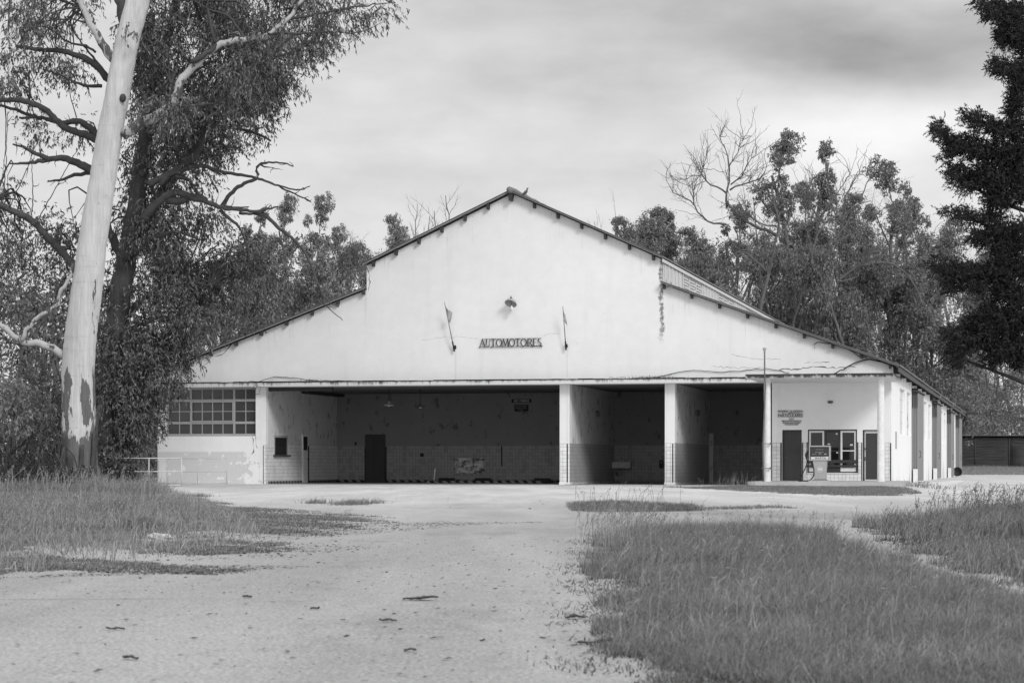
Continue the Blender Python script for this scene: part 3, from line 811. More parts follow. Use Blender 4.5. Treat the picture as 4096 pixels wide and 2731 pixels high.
for a, b in wins:
    mb = MB(); mb.box(15.13, 15.16, a, b, 2.1, 4.03)
    for k in range(1, 4):
        y = a + (b - a) * k / 4; mb.box(15.16, 15.18, y - .04, y + .04, 2.1, 4.03)
    for z in (2.6, 3.1, 3.6): mb.box(15.16, 15.175, a, b, z - .02, z + .02)
    mb.build('side_window', M['painted_pane'], G)
for a in (14.45, 34.3, 54.2, 69.3):
    d = bpy.data.objects.new('sliding_door', None); COL.objects.link(d); d.parent = G; d.location = (15.3, a, 0)
    for k in range(3):
        mb = MB(); mb.box(k * .095, k * .095 + .075, 0 + .05 * k, 5.1, .06, 4.1)
        for q in range(1, 6): mb.box(k * .095 + .075, k * .095 + .083, q * .85, q * .85 + .03, .1, 4.05)
        mb.build('door_leaf', M['door_grey'], d)
        mb = MB(); mb.tube([(k * .095 + .037, -.10, 4.24), (k * .095 + .037, .02, 4.24)], .055, 10); mb.box(k * .095 + .025, k * .095 + .05, -.03, -.005, 3.4, 4.2); mb.build('roller', M['black'], d)
    mb = MB(); mb.box(-.01, .33, -.15, 5.6, 4.12, 4.18); mb.build('track', M['wood_dark'], d)
    mb = MB(); mb.box(.06, .26, -.25, -.05, -.2, .62); mb.build('guard_block', M['white_flaky'], d)
    mb = MB(); mb.tube([(.29, .45, 1.15), (.36, .45, 1.17), (.36, .45, 1.42), (.29, .45, 1.44)], .015, 6); mb.build('handle', M['black'], d)
for a in (38.6, 57.5, 74.0):
    mb = MB(); mb.tube([(15.55, a - 1.5, 4.62), (15.5, a, 4.55), (15.33, a + .4, 4.35), (15.33, a + .4, 3.9)], .09, 10); mb.build('downpipe', M['white_flaky'], G)
mb = MB(); mb.box(15.28, 15.45, 31.8, 35.0, 4.25, 4.5); mb.build('track_cover', M['wood_dark'], G)
for k in range(18):
    a = 1.5 + k * 4.4; mb = MB(); mb.prism([(15.28, 4.42), (15.62, 4.42), (15.62, 4.6), (15.28, 4.72)], a, a + .14); mb.build('rafter_end', M['wood_dark'], G)
mb = MB(); mb.box(15.56, 15.62, -.3, 80.2, 4.44, 4.60); mb.build('eaves_board', M['fascia'], G)
mb = MB(); mb.box(UR, UR + .004, 2.6, 3.6, 1.45, 2.15); mb.build('wall_patch', M['frame_grey'], G)
for uu, a, hw, zt in ((13.6, 37.0, .3, 5.75), (13.6, 55.0, .36, 5.75)):
    mb = MB(); mb.box(uu - hw + .06, uu + hw - .06, a, a + .8, 5.0, zt - .12); mb.box(uu - hw, uu + hw, a - .06, a + .86, zt - .12, zt); mb.build('chimney', M['white_flaky'], G)
mb = MB(); mb.flat([(16.0, -.2), (17.0, .4), (17.2, 30), (17.3, 70), (17.0, 84), (UR, 84), (UR, 0)], -.3, -.02); mb.build('side_walkway', M['fascia'], G)

# ------------------------------------------------------------------ lettering
def text_mesh(body, size, bold=0.0, extr=0.004, width=None, spacing=1.0):
    c = bpy.data.curves.new('lettering', 'FONT'); c.body = body; c.size = size; c.align_x = 'CENTER'
    c.offset = bold; c.extrude = extr; c.space_character = spacing
    o = bpy.data.objects.new('lettering', c); COL.objects.link(o)
    bpy.context.view_layer.update()
    me = bpy.data.meshes.new_from_object(o.evaluated_get(bpy.context.evaluated_depsgraph_get()))
    bpy.data.objects.remove(o); bpy.data.curves.remove(c)
    n = len(me.vertices); co = np.zeros(n * 3); me.vertices.foreach_get('co', co); co = co.reshape(-1, 3)
    if width:
        co[:, 0] *= width / (co[:, 0].max() - co[:, 0].min())
    co = np.stack([co[:, 0], -co[:, 2], co[:, 1]], 1)          # stand it upright, facing -y
    me.vertices.foreach_set('co', co.ravel()); me.update()
    return me
def lettering(body, size, m, parent, loc, width=None, bold=0.0, name='lettering', spacing=1.0):
    me = text_mesh(body, size, bold, .003, width, spacing); me.materials.append(m)
    return link(name, me, parent, loc)

# the big metal word on the gable
S = bthing('lettered_sign', 'black serif metal letters reading AUTOMOTORES between two thin rails on the gable', 'sign', 0, -.06, 5.64)
mb = MB()
def stroke(pts, w0, w1=None):
    p = np.asarray(pts, float); k = len(p); w1 = w0 if w1 is None else w1
    ww = np.linspace(w0, w1, k)[:, None] * .5
    t = np.gradient(p, axis=0); t /= np.linalg.norm(t, axis=1)[:, None]; nn = np.stack([-t[:, 1], t[:, 0]], 1)
    a = p + nn * ww; b = p - nn * ww
    for i in range(k - 1):
        q = [a[i], a[i + 1], b[i + 1], b[i]]
        mb.raw([(x, y, z) for y in (-.012, .012) for x, z in q], [(0, 1, 2, 3), (7, 6, 5, 4), (0, 4, 5, 1), (1, 5, 6, 2), (2, 6, 7, 3), (3, 7, 4, 0)])
def arc(cx, cy, rx, ry, a0, a1, n=14): 
    return [(cx + rx * cos(R(a)), cy + ry * sin(R(a))) for a in np.linspace(a0, a1, n)]
H_ = .30; TK, TN = .034, .013
def glyph(ch, x0, w_):
    f = lambda pts: [(x0 + px * w_, py * H_) for px, py in pts]
    def oval(a0, a1, cx=.5, cy=.5, rx=.45, ry=.49):
        p = f(arc(cx, cy, rx, ry, a0, a1, 12))
        p = np.array(p)
        for i in range(len(p) - 1):
            d = p[i + 1] - p[i]; c = abs(d[1]) / (np.linalg.norm(d) + 1e-9)
            stroke(p[i:i + 2], TN + (TK - TN) * c)
    if ch == 'A': stroke(f([(.0, 0), (.45, 1)]), TN); stroke(f([(.42, 1), (.95, 0)]), TK); stroke(f([(.16, .33), (.72, .33)]), TN); stroke(f([(-.08, .01), (.12, .01)]), TN); stroke(f([(.75, .01), (1.08, .01)]), TN)
    if ch == 'U': stroke(f([(.15, 1), (.15, .3)]), TK); stroke(f(arc(.5, .3, .35, .28, 180, 360)), TN * 1.3); stroke(f([(.85, .3), (.85, 1)]), TN); stroke(f([(0, .99), (.3, .99)]), TN)
    if ch == 'T': stroke(f([(.5, 0), (.5, 1)]), TK); stroke(f([(0, .97), (1, .97)]), TN * 1.2); stroke(f([(.04, .97), (-.02, .82)]), TK * .6, .006); stroke(f([(.96, .97), (1.06, 1.07)]), TK * .6, .006); stroke(f([(.3, .01), (.7, .01)]), TN)
    if ch == 'O': oval(0, 180); oval(180, 360)
    if ch == 'M': stroke(f([(.02, 0), (.16, 1)]), TN); stroke(f([(.16, 1), (.5, .06)]), TK); stroke(f([(.5, .06), (.84, 1)]), TN); stroke(f([(.84, 1), (.97, 0)]), TK); stroke(f([(-.08, .01), (.12, .01)]), TN); stroke(f([(.82, .01), (1.08, .01)]), TN)
    if ch == 'R': stroke(f([(.18, 0), (.18, 1)]), TK); stroke(f([(.18, .97), (.5, .97)]), TN); oval(90, -90, .5, .74, .36, .24); stroke(f([(.18, .5), (.5, .5)]), TN); stroke(f([(.45, .5), (1.0, 0)]), TK); stroke(f([(0, .01), (.4, .01)]), TN)
    if ch == 'E': stroke(f([(.22, 0), (.22, 1)]), TK); stroke(f([(.05, .98), (.9, .98)]), TN); stroke(f([(.22, .52), (.75, .52)]), TN); stroke(f([(.05, .02), (.95, .02)]), TN); stroke(f([(.95, .02), (1.05, .22)]), TK * .6, .006)
    if ch == 'S': oval(60, 180, .5, .74, .36, .25); stroke(f([(.14, .74), (.3, .58), (.66, .44), (.86, .26)]), TK); oval(0, -140, .5, .26, .38, .25)
xx = -1.33
for ch, w_ in zip('AUTOMOTORES', (.22, .20, .20, .25, .26, .25, .20, .25, .22, .18, .18)):
    glyph(ch, xx, w_); xx += w_ + .018
mb.build('letters', M['black'], S)
mb = MB(); mb.box(-1.36, 1.30, -.012, .012, -.02, -.002); mb.box(-1.26, 1.26, -.012, .012, .302, .316)
for x in (-1.36, -.85, -.4, 0, .45, .85, 1.25): mb.box(x - .012, x + .012, -.01, .06, -.035, .0)
mb.build('rail', M['black'], S)

# the board beside the office door and the metal lines under it
S = bthing('notice_sign', 'pale board with black stencilled words on the office wall', 'sign', 11.34, -.03, 2.68)
mb = MB(); mb.box(-.51, .51, 0, .03, 0, .285); mb.build('board', M['label_pale'], S)
for body, z, h, wd, dx, sp in (('PROHIBIDA   LA  ENTRADA', .215, .075, .96, 0, 1.1), ('A      VEHICULOS', .14, .07, .68, .02, 1.2), ('PARTICULARES', .022, .125, .96, 0, 1.0)):
    lettering(body, h * 1.35, M['black'], S, (dx, -.004, z), wd, .0015, spacing=sp)
S = bthing('wall_lettering', 'four small lines of dark metal letters under the stencilled notice board', 'lettering', 11.39, -.012, 2.38)
for body, z, h, wd, dx in (('M.O.P.', .21, .075, .2, 0), ('DIRECCION NACIONAL DE ARQUITECTURA', .145, .05, .78, 0), ('ESTE EDIFICIO HA SIDO CONSTRUIDO', .072, .05, .70, 0), ('CON FONDOS DE LA NACION', .005, .05, .54, 0)):
    lettering(body, h * 1.35, M['black'], S, (dx, 0, z), wd, 0)
    mb = MB(); mb.box(-wd / 2, wd / 2, -.003, .003, z - .008, z - .004); mb.build('rail', M['black'], S)
# two painted signs on the back wall
S = bthing('painted_sign', 'black wall sign reading NO FUMAR on the back wall', 'sign', -1.85, 9.57, 3.62)
mb = MB(); mb.box(-.46, .46, 0, .03, 0, .16); mb.build('board', M['black'], S)
lettering('NO FUMAR', .16, M['label_pale'], S, (0, -.004, .025), .72, .004, spacing=1.15)
S = bthing('painted_sign', 'smaller black wall sign with three lines of text below the NO FUMAR sign', 'sign', -1.86, 9.57, 3.21)
mb = MB(); mb.prism([(-.32, .02), (-.1, 0), (.05, .02), (.2, 0), (.33, .03), (.33, .29), (.3, .31), (-.33, .31)], 0, .03); mb.build('board', M['black'], S)
for body, z, wd in (('NO ESTACIONAR', .215, .56), ('FRENTE A LAS', .135, .46), ('FOSAS', .055, .22)): lettering(body, .075, M['steel'], S, (-.03, -.004, z), wd)

# ------------------------------------------------------------------ things on the front
L_ = bthing('wall_lamp', 'enamelled dish lamp with white bulb holder above the metal letters', 'lamp', .02, 0, 7.36)
mb = MB(); mb.lathe([(.05, .16), (.09, .14), (.2, .07), (.25, -.03), (.255, -.05), (.245, -.03), (.19, .06), (.08, .12)], 24)
sh = mb.build('lamp_shade', M['steel'], L_, (0.02, -.35, .03), (R(-30), R(10), 0))
mb = MB(); mb.tube([(.02, 0, .16), (.02, -.2, .22), (.02, -.35, .2)], .018, 8); mb.lathe([(.03, .12), (.045, .2), (.03, .26), (.012, .31)], 12, (.02, -.35, 0)); mb.build('lamp_arm', M['steel_dark'], L_)
mb = MB(); mb.tube([(.02, -.33, .1), (.05, -.36, -.12)], .009, 6); mb.build('wire', M['black'], L_)
mb = MB(); mb.lathe([(.025, .06), (.03, .02), (.06, -.02), (.06, -.14), (.0, -.145)], 14, (.05, -.37, -.14)); mb.build('bulb_holder', M['white'], L_)
def flagpole(u, top, flag_pts, label):
    F = bthing('flag_pole', label, 'flag', u, 0, 5.45, 'small flags on the gable')
    mb = MB(); mb.tube([(0, -.12, .0), top], [.022, .012], 8); mb.build('pole', M['rust'], F)
    mb = MB(); mb.tube([(0, -.12, 0), tuple(np.array((0, -.12, 0)) * .8 + np.array(top) * .2)], .032, 8); mb.box(-.06, .06, -.16, 0, .16, .19); mb.box(-.035, .035, -.02, 0, .1, .26); mb.build('bracket', M['black'], F)
    # cloth
    (a, b), (c, d), (e, f) = flag_pts
    base = np.array((0, -.12, 0.0)); tp = np.array(top)
    n = 9; vs = []; fs = []
    for i in range(n):
        s = i / (n - 1); q = base + (tp - base) * (a + (b - a) * s)
        for j in range(n):
            t_ = j / (n - 1)
            wdt = (c + (d - c) * s) * t_; drop = (e + (f - e) * s) * t_
            vs.append((q[0] + wdt, q[1] + .05 * sin(t_ * 7 + s * 4), q[2] - drop - .04 * sin(t_ * 5)))
    for i in range(n - 1):
        for j in range(n - 1): fs.append((i * n + j, i * n + j + 1, (i + 1) * n + j + 1, (i + 1) * n + j))
    mb = MB(); mb.raw(vs, fs, 0, True); o = mb.build('flag', M['cloth'], F)
    md = o.modifiers.new('thickness', 'SOLIDIFY'); md.thickness = .004
flagpole(-2.40, (-.32, -.5, 2.0), ((.93, .70), (.30, .12), (.32, .34)), 'limp pale flag on a leaning thin pole left of the metal letters')
flagpole(2.28, (-.05, -.5, 1.75), ((.94, .72), (.09, .16), (.28, .36)), 'narrow furled flag on an upright thin pole right of the metal letters')
L_ = bthing('bulkhead_lamp', 'oval caged lamp on the office wall under the canopy', 'lamp', 12.92, 0, 3.28)
mb = MB(); mb.lathe([(.115, 0), (.11, .03), (.06, .07), (0, .08)], 20); o = mb.build('lamp_body', M['steel'], L_, (0, 0, 0), (R(90), 0, 0)); o.scale = (1, .62, 1)
mb = MB()
for k in range(-2, 3): mb.box(k * .04 - .006, k * .04 + .006, -.09, -.07, -.05, .05)
mb.box(-.1, .1, -.092, -.085, -.006, .006); mb.build('cage', M['black'], L_)
for u, v, z, rz, lab in ((-6.2, 3.2, 3.36, 4, 'level grey enamel pendant lamp hanging in the widest bay'), (-4.8, 3.2, 3.27, -14, 'tilted dark pendant lamp hanging lower in the widest bay')):
    L_ = bthing('pendant_lamp', lab, 'lamp', u, v, z, 'pendant lamps in the widest bay')
    mb = MB(); mb.tube([(0, 0, .16), (0, 0, 4.06 - z)], .012, 6); mb.build('stem', M['black'], L_)
    mb = MB(); mb.lathe([(.03, .18), (.045, .1), (.09, .06), (.19, .03), (.22, -.03), (.215, -.03), (.18, .02), (.08, .05)], 22); mb.build('lamp_shade', M['steel'] if rz > 0 else M['steel_dark'], L_, (0, 0, 0), (0, R(rz), 0))
    mb = MB(); mb.lathe([(0, .02), (.05, .0), (.06, -.03), (0, -.05)], 12); mb.build('bulb', M['white'], L_)
# cables
def cable(name, label, pts, r, step=.15, wob=.012):
    mb = MB(); mb.tube(resample(pts, step, wob), r, 5); o = mb.build(name, M['black'], None, B(0, 0, 0), (0, 0, ROT)); return tag(o, label, 'cable')
cable('wall_cable', 'thin black cable looping over the fascia above the left window', [(-11.9, -.45, 4.27), (-10.9, -.3, 4.28), (-10.1, -.05, 4.50), (-9.6, -.05, 4.46), (-8.3, -.3, 4.30), (-7, -.5, 4.27)], .013)
cable('wall_cable', 'thin black cable sagging along the fascia between the second pillar and the canopy', [(5.6, -.4, 4.27), (6.2, -.1, 4.36), (7.2, -.06, 4.56), (8.6, -.05, 4.50), (10.6, -.05, 4.58), (11.3, -.05, 4.45)], .012)
cable('wall_cable', 'thick black cable rising from the canopy to the right eave', [(12.9, -.4, 4.3), (13.5, -.2, 4.60), (14.1, -.1, 4.88), (14.5, -.06, 4.93), (15.0, -.06, 4.80), (15.5, -.2, 4.66)], .024)
cable('wall_cable', 'black cable hanging under the roof edge above the canopy', [(12.3, -.06, 5.40), (12.32, -.05, 5.62), (12.7, -.05, 5.62), (13.6, -.06, 5.35), (14.1, -.08, 5.05), (14.35, -.1, 5.0)], .014)
cable('wall_cable', 'tangle of thin wire hanging from the fascia by the window', [(-11.2, -.52, 4.25), (-10.95, -.56, 4.32), (-10.8, -.55, 4.1), (-10.95, -.56, 3.9), (-10.75, -.55, 3.72), (-10.65, -.56, 3.95), (-10.9, -.56, 4.12), (-11.0, -.56, 3.98)], .008, .05, .02)
# pigeon
P_ = bthing('pigeon', 'grey pigeon perched on the roof edge right of the ridge', 'bird', .62, -.2, 11.74)
mb = MB()
mb.tube([(-.19, 0, .02), (-.12, 0, .05), (-.06, 0, .09), (0, 0, .14), (.04, 0, .19), (.055, 0, .24), (.065, 0, .285), (.085, 0, .30), (.11, 0, .295), (.135, 0, .285)], [.012, .03, .055, .066, .055, .034, .028, .03, .014, .003], 12)
mb.build('body', M['steel_dark'], P_)
mb = MB(); mb.tube([(.0, .02, .1), (.02, .02, .0)], .008, 5); mb.tube([(.0, -.02, .1), (.02, -.02, .0)], .008, 5); mb.build('legs', M['rust'], P_)

# vent pipe strapped to the column
P_ = bthing('vent_pipe', 'tall thin vent pipe strapped to the left canopy column', 'pipe', 10.9, -4.75, .18)
mb = MB(); mb.tube([(-.05, 0, 0), (-.06, 0, 1.4), (-.02, 0, 2.4), (.02, .0, 3.6), (.03, -.27, 3.86), (.03, -.29, 4.3), (.03, -.29, 4.93)], .03, 10); mb.build('pipe', M['rust'], P_)
mb = MB(); mb.lathe([(.034, 4.85), (.05, 4.9), (.075, 4.98), (.075, 5.0), (0, 5.0)], 14, (.03, -.29, 0)); mb.build('cap', M['steel'], P_)
for z in (.5, 1.42):
    mb = MB(); mb.box(-.12, .26, -.05, -.03, z - .015, z + .015); mb.box(.20, .24, -.06, .05, z - .04, z + .04); mb.build('clamp', M['rust'], P_)

# ------------------------------------------------------------------ fuel pump
P_ = bthing('fuel_pump', 'old grey fuel pump with dark dial window and black hose on the forecourt', 'fuel pump', 12.93, -4.3, .18)
mb = MB(); mb.box(-.40, .40, -.35, .35, 0, .05); mb.build('base', M['concrete'], P_)
mb = MB(); mb.box(-.27, .27, -.22, .24, .05, .075); mb.build('foot_plate', M['steel_dark'], P_)
mb = MB()
for (w0, w1, y0, y1) in ((.20, .265, -.17, -.19),):
    a = [(-w0, y0, .075), (w0, y0, .075), (w0, .2, .075), (-w0, .2, .075), (-w1, y1, .79), (w1, y1, .79), (w1, .22, .79), (-w1, .22, .79)]
    mb.raw(a, [(0, 3, 2, 1), (4, 5, 6, 7), (0, 1, 5, 4), (1, 2, 6, 5), (2, 3, 7, 6), (3, 0, 4, 7)])
body = mb.build('body', M['steel'], P_)
bv = body.modifiers.new('bevel', 'BEVEL'); bv.width = .012; bv.segments = 2
mb = MB(); mb.prism([(.1 * cos(a), .1 * sin(a)) for a in np.linspace(0, 2 * pi, 28, endpoint=False)], -.006, .0); em = mb.build('emblem', M['frame_grey'], P_, (0.01, -.186, .45))
lettering('YPF', .125, M['white'], em, (0, -.008, -.045), .15, .004)
mb = MB()
for k in range(24):
    a0, a1 = 2 * pi * k / 24, 2 * pi * (k + 1) / 24
    mb.raw([(r_ * cos(a), -.009, r_ * sin(a)) for r_, a in ((.092, a0), (.092, a1), (.102, a1), (.102, a0))], [(0, 1, 2, 3)])
mb.build('ring', M['white'], em)
mb = MB(); mb.box(-.38, .36, -.17, .2, .80, 1.33)
hd = mb.build('head', M['steel_dark'], P_)
mb = MB(); mb.box(-.40, .38, -.215, .21, 1.30, 1.345); mb.box(-.40, .38, -.215, .21, .785, .83); mb.box(-.40, -.365, -.215, .21, .83, 1.30); mb.box(.345, .38, -.215, .21, .83, 1.30); mb.build('frame', M['steel'], hd)
mb = MB(); mb.box(-.365, .345, -.185, -.17, .83, 1.30); dl = mb.build('dial_panel', M['dark'], hd)
mb = MB(); mb.prism([(-.33, .835), (.32, .835), (.33, .935), (-.34, .925)], -.20, -.186); mb.build('nameplate', M['label_pale'], hd)
lettering('NAFTA', .085, M['steel_dark'], hd, (.03, -.205, .852), .40, .002, spacing=1.3)
mb = MB()
for (a, b, z) in ((-.15, -.08, 1.20), (-.05, .04, 1.20), (.07, .13, 1.20), (-.18, -.07, 1.10), (-.05, .06, 1.10), (.08, .14, 1.10), (-.04, .06, 1.06), (-.28, -.12, 1.02), (-.05, .06, 1.02)): mb.box(a, b, -.19, -.186, z - .006, z + .006)
mb.prism([(.21 + .05 * cos(a), 1.03 + .02 * sin(a)) for a in np.linspace(0, 2 * pi, 16, endpoint=False)], -.19, -.186)
mb.build('dial_marking', M['frame_grey'], hd)
mb = MB(); mb.tube([(-.40, -.05, 1.17), (-.45, -.06, 1.14), (-.50, -.06, 1.06), (-.53, -.06, .98), (-.50, -.06, .86)], [.02, .04, .055, .04, .025], 8); mb.tube([(-.47, -.06, 1.0), (-.44, -.06, .92), (-.48, -.06, .87)], .012, 6); mb.build('nozzle', M['dark'], P_)
mb = MB(); mb.tube(resample([(-.50, -.06, .86), (-.49, -.06, .7), (-.55, -.1, .5), (-.64, -.15, .32), (-.72, -.2, .12), (-.80, -.25, .035), (-.6, -.3, .03), (-.4, -.28, .04), (-.28, -.22, .12), (-.22, -.2, .28), (-.25, -.2, .6), (-.29, -.19, .8)], .06), .022, 8); mb.build('hose', M['rubber'], P_)

# ------------------------------------------------------------------ things inside the bays
o = MB(); o.box(-.67, .67, 0, .03, 0, .69)
S = bthing('notice_board', 'peeling pale notice board low on the tiled back wall', 'board', -4.3, 9.55, .43)
o.build('board', M['board'], S)
mb = MB()
for x, z in ((-.68, .62), (.68, .62), (-.68, .2), (.68, .15), (-.25, -.01), (.3, -.01)): mb.box(x - .03, x + .03, -.012, .03, z - .03, z + .03)
mb.build('clip', M['black'], S)
for u, lab in ((-5.26, 'low black block under the left end of the notice board'), (-3.57, 'low black block under the right end of the notice board'), (-.82, 'low black block near the first pillar at the back wall')):
    S = bthing('wheel_stop', lab, 'wheel stop', u, 9.2, .012, 'low black blocks along the back wall')
    mb = MB(); mb.prism([(-.37, 0), (.37, 0), (.35, .2), (-.35, .2)], -.1, .12); mb.build('block', M['black'], S)
    mb = MB(); mb.box(-.39, .39, -.12, .14, -.002, .03); mb.build('base', M['rubber'], S)
S = bthing('pit_kerb', 'low black and white striped kerb round the inspection pit', 'kerb', -5.3, 6.0, .012)
mb = MB(); mb.box(0, 5.2, 0, .12, 0, .09); mb.box(0, .14, .12, 2.6, 0, .09); mb.box(5.06, 5.2, .12, 2.6, 0, .09); mb.build('kerb', M['hazard'], S)
mb = MB(); mb.tube([(0, 0, 0), (.03, 0, .25), (.06, 0, .55)], .025, 8); o = mb.build('white_stake', M['white'], None, B(-5.0, 6.1, .1), (0, 0, ROT)); tag(o, 'short white stake leaning at the corner of the striped kerb', 'stake')
mb = MB(); mb.box(-.085, .085, 0, .03, 0, .16); o = mb.build('wall_box', M['black'], None, B(-6.53, 9.55, 1.18), (0, 0, ROT)); tag(o, 'small black square box on the tiles right of the panelled door', 'switch box')
mb = MB(); mb.box(-.045, .045, 0, .04, 0, .13); o = mb.build('wall_box', M['black'], None, B(-9.7, 9.55, 1.72), (0, 0, ROT)); tag(o, 'small dark switch box just above the tiles left of the panelled door', 'switch box')
S = bthing('wash_basin', 'pale stone wash basin on the back wall of the middle bay', 'basin', 2.78, 9.1, .66)
mb = MB(); mb.box(-.44, .44, 0, .05, 0, .27); mb.box(-.44, .44, .43, .48, 0, .27); mb.box(-.44, -.39, .05, .43, 0, .27); mb.box(.39, .44, .05, .43, 0, .27); mb.box(-.39, .39, .05, .43, 0, .05); mb.build('bowl', M['inner_side'], S)
mb = MB(); mb.tube([(-.2, .25, 0), (-.2, .25, -.25), (-.2, .45, -.32)], .03, 8); mb.build('drain_pipe', M['steel_dark'], S)
mb = MB(); mb.tube([(0, .47, .45), (0, .3, .47), (0, .28, .42)], .015, 8); mb.build('tap', M['steel_dark'], S)
S = bthing('wall_telephone', 'dark wall telephone box beside the second pillar', 'telephone box', 4.56, 9.5, .66)
mb = MB(); mb.box(-.09, .09, 0, .08, 0, .36); mb.build('case', M['black'], S)
mb = MB(); mb.prism([(.055 * cos(a), .26 + .055 * sin(a)) for a in np.linspace(0, 2 * pi, 16, endpoint=False)], -.02, 0); mb.build('dial', M['steel_dark'], S)
for u in (2.43, 6.75):
    S = bthing('bay_wall_lamp', 'small dark lamp high on the %s dividing wall' % ('first' if u < 5 else 'second'), 'lamp', u, 5.2, 3.0, 'small lamps on the dividing walls')
    mb = MB(); mb.lathe([(0, .12), (.06, .1), (.08, 0), (.05, -.12), (0, -.14)], 12, (.12, 0, 0)); mb.build('lamp_shade', M['steel_dark'], S)
    mb = MB(); mb.tube([(-.02, 0, .1), (.12, 0, .12)], .018, 6); mb.build('arm', M['steel_dark'], S)

# ------------------------------------------------------------------ yard things
def railing(name, label, xs, tops, y, mids, bottom):
    S = thing(name, label, 'railing', (xs[-1], y, 0))
    for x in xs:
        mb = MB(); mb.tube([(x - xs[-1], 0, 0), (x - xs[-1], 0, tops)], .02, 8); mb.build('post', M['rail_white'], S)
    for z, n_ in ((tops, 'top_rail'), (mids, 'middle_rail')):
        mb = MB(); mb.tube([(xs[0] - xs[-1] - .1, 0, z), (0, 0, z)], .021, 8); mb.build(n_, M['rail_white'], S)
    mb = MB(); mb.tube([(bottom - xs[-1], 0, .05), (0, 0, .05)], .02, 8); mb.build('bottom_rail', M['rail_white'], S)
railing('pipe_railing', 'white pipe railing standing nearest the big eucalyptus', (-14.6, -13.4, -12.2), 1.05, 81, .56, -13.4)
railing('pipe_railing', 'white pipe gate railing close to the peeling end wall', (-14.26, -13.03, -11.81), 1.07, 90.9, .53, -14.26)
DRUM_V = 60.0
S = thing('oil_drum', 'black oil drum lying on its side past the last sliding door', 'drum', tuple(B(15.73, DRUM_V, .36)), ROT)
mb = MB(); th = 28
prof = [(.27, 0), (.30, 0), (.30, .03), (.29, .05), (.29, .28), (.30, .30), (.29, .32), (.29, .6), (.30, .62), (.29, .64), (.29, .85), (.30, .88), (.0, .88)]
mb.lathe(prof, th); mb.build('shell', M['black'], S, (0, 0, 0), (R(-90), 0, 0))
mb = MB(); mb.lathe([(.0, .04), (.28, .04), (.28, .0)], th); mb.build('lid', M['rubber'], S, (0, 0, 0), (R(-90), 0, 0))
# log shed
SH = thing('log_shed', 'dark log shed with corrugated roof and chevron doors beyond the garage', 'shed', (41.0, 200, float(gz(41, 200))))
mb = MB()
for k in range(22):
    mb.tube(resample([(-2, 0, .08 + k * .13), (1.5, 0, .08 + k * .13), (4.3, .02, .08 + k * .13)], .5, .012), .07, 8)
    mb.tube(resample([(7.3, 0, .08 + k * .13), (9, 0, .08 + k * .13), (13, .02, .08 + k * .13)], .5, .012), .07, 8)
for k in range(18, 22): mb.tube(resample([(4.3, 0, .08 + k * .13), (5, 0, .08 + k * .13), (7.3, .02, .08 + k * .13)], .5, .012), .07, 8)
M['log'] = mat('dark_logs', .055, .9, .5, 2.0, .3, 10, stretch=(.5, 3, 3))
mb.build('log_wall', M['log'], SH)
mb = MB()
for x in (-2, 1.2, 4.3, 7.3, 13): mb.tube([(x, -.05, 0), (x, -.05, 3.0)], .08, 8)
mb.build('post', M['log'], SH)
for x0, s in ((4.4, 1), (7.2, -1)):
    mb = MB()
    for k in range(17):
        z = -.9 + k * .2
        a, b = (x0, z), (x0 + s * 1.38, z + 1.1)
        ts = [np.clip((zz - a[1]) / 1.1, 0, 1) for zz in (.06, 2.36)]
        if ts[1] <= ts[0]: continue
        p = [(a[0] + (b[0] - a[0]) * t_, -.02, a[1] + 1.1 * t_) for t_ in ts]
        if abs(p[0][0] - p[1][0]) > .02: mb.tube(p, .075, 6)
    mb.box(min(x0, x0 + s * 1.38), max(x0, x0 + s * 1.38), .03, .06, .05, 2.4)
    mb.build('chevron_door', M['log'], SH)
n = 260; xs = np.linspace(-2.4, 13.4, n); wz = .035 * np.sin(xs * 2 * pi / .22)
mb = MB(); mb.raw(np.r_[np.stack([xs, np.full(n, -.5), 3.06 + wz], 1), np.stack([xs, np.full(n, 5.0), 2.75 + wz], 1)], [(i, i + 1, n + i + 1, n + i) for i in range(n - 1)]); o = mb.build('roof', M['roof'], SH); md = o.modifiers.new('t', 'SOLIDIFY'); md.thickness = .02
mb = MB(); mb.box(-2, 13, 4.8, 4.9, 0, 2.7); mb.box(-2.05, -1.95, .1, 4.8, 0, 2.72); mb.build('rear_wall', M['log'], SH)
# post, wires, rock, bark
mb = MB(); mb.tube([(0, 0, 0), (0, 0, 3.2)], [.1, .085], 8); o = mb.build('concrete_post', M['concrete'], None, (-16.7, 96, 0)); tag(o, 'pale concrete post behind the railing left of the garage', 'post')
for (a, b, lab) in ((B(14.5, 30, 5.45), np.array([78, 190, 8.2]), 'upper overhead wire running right from the garage eave'), (B(15.6, 78, 4.65), np.array([80, 215, 7.0]), 'lower overhead wire running right from the far end of the garage')):
    t_ = np.linspace(0, 1, 30)[:, None]; p = a + (b - a) * t_; p[:, 2] -= 1.2 * (4 * t_[:, 0] * (1 - t_[:, 0]))
    mb = MB(); mb.tube(p, .022, 5); tag(mb.build('overhead_wire', M['black']), lab, 'wire')
def rock(name, label, x, y, r, sq=.55):
    import bmesh
    bm = bmesh.new(); bmesh.ops.create_icosphere(bm, subdivisions=3, radius=1)
    ph = rng.uniform(0, 6, 6)
    for v_ in bm.verts:
        c = v_.co; k = 1 + .18 * sin(3 * c.x + ph[0]) * cos(2.5 * c.y + ph[1]) + .10 * sin(7 * c.z + 5 * c.x + ph[2])
        v_.co = c * k; v_.co.x *= r * 1.35; v_.co.y *= r; v_.co.z *= r * sq
    me = bpy.data.meshes.new(name); bm.to_mesh(me); bm.free(); me.materials.append(M['stone'])
    return tag(link(name, me, None, (x, y, float(gz(x, y)) + r * .2)), label, 'rock')
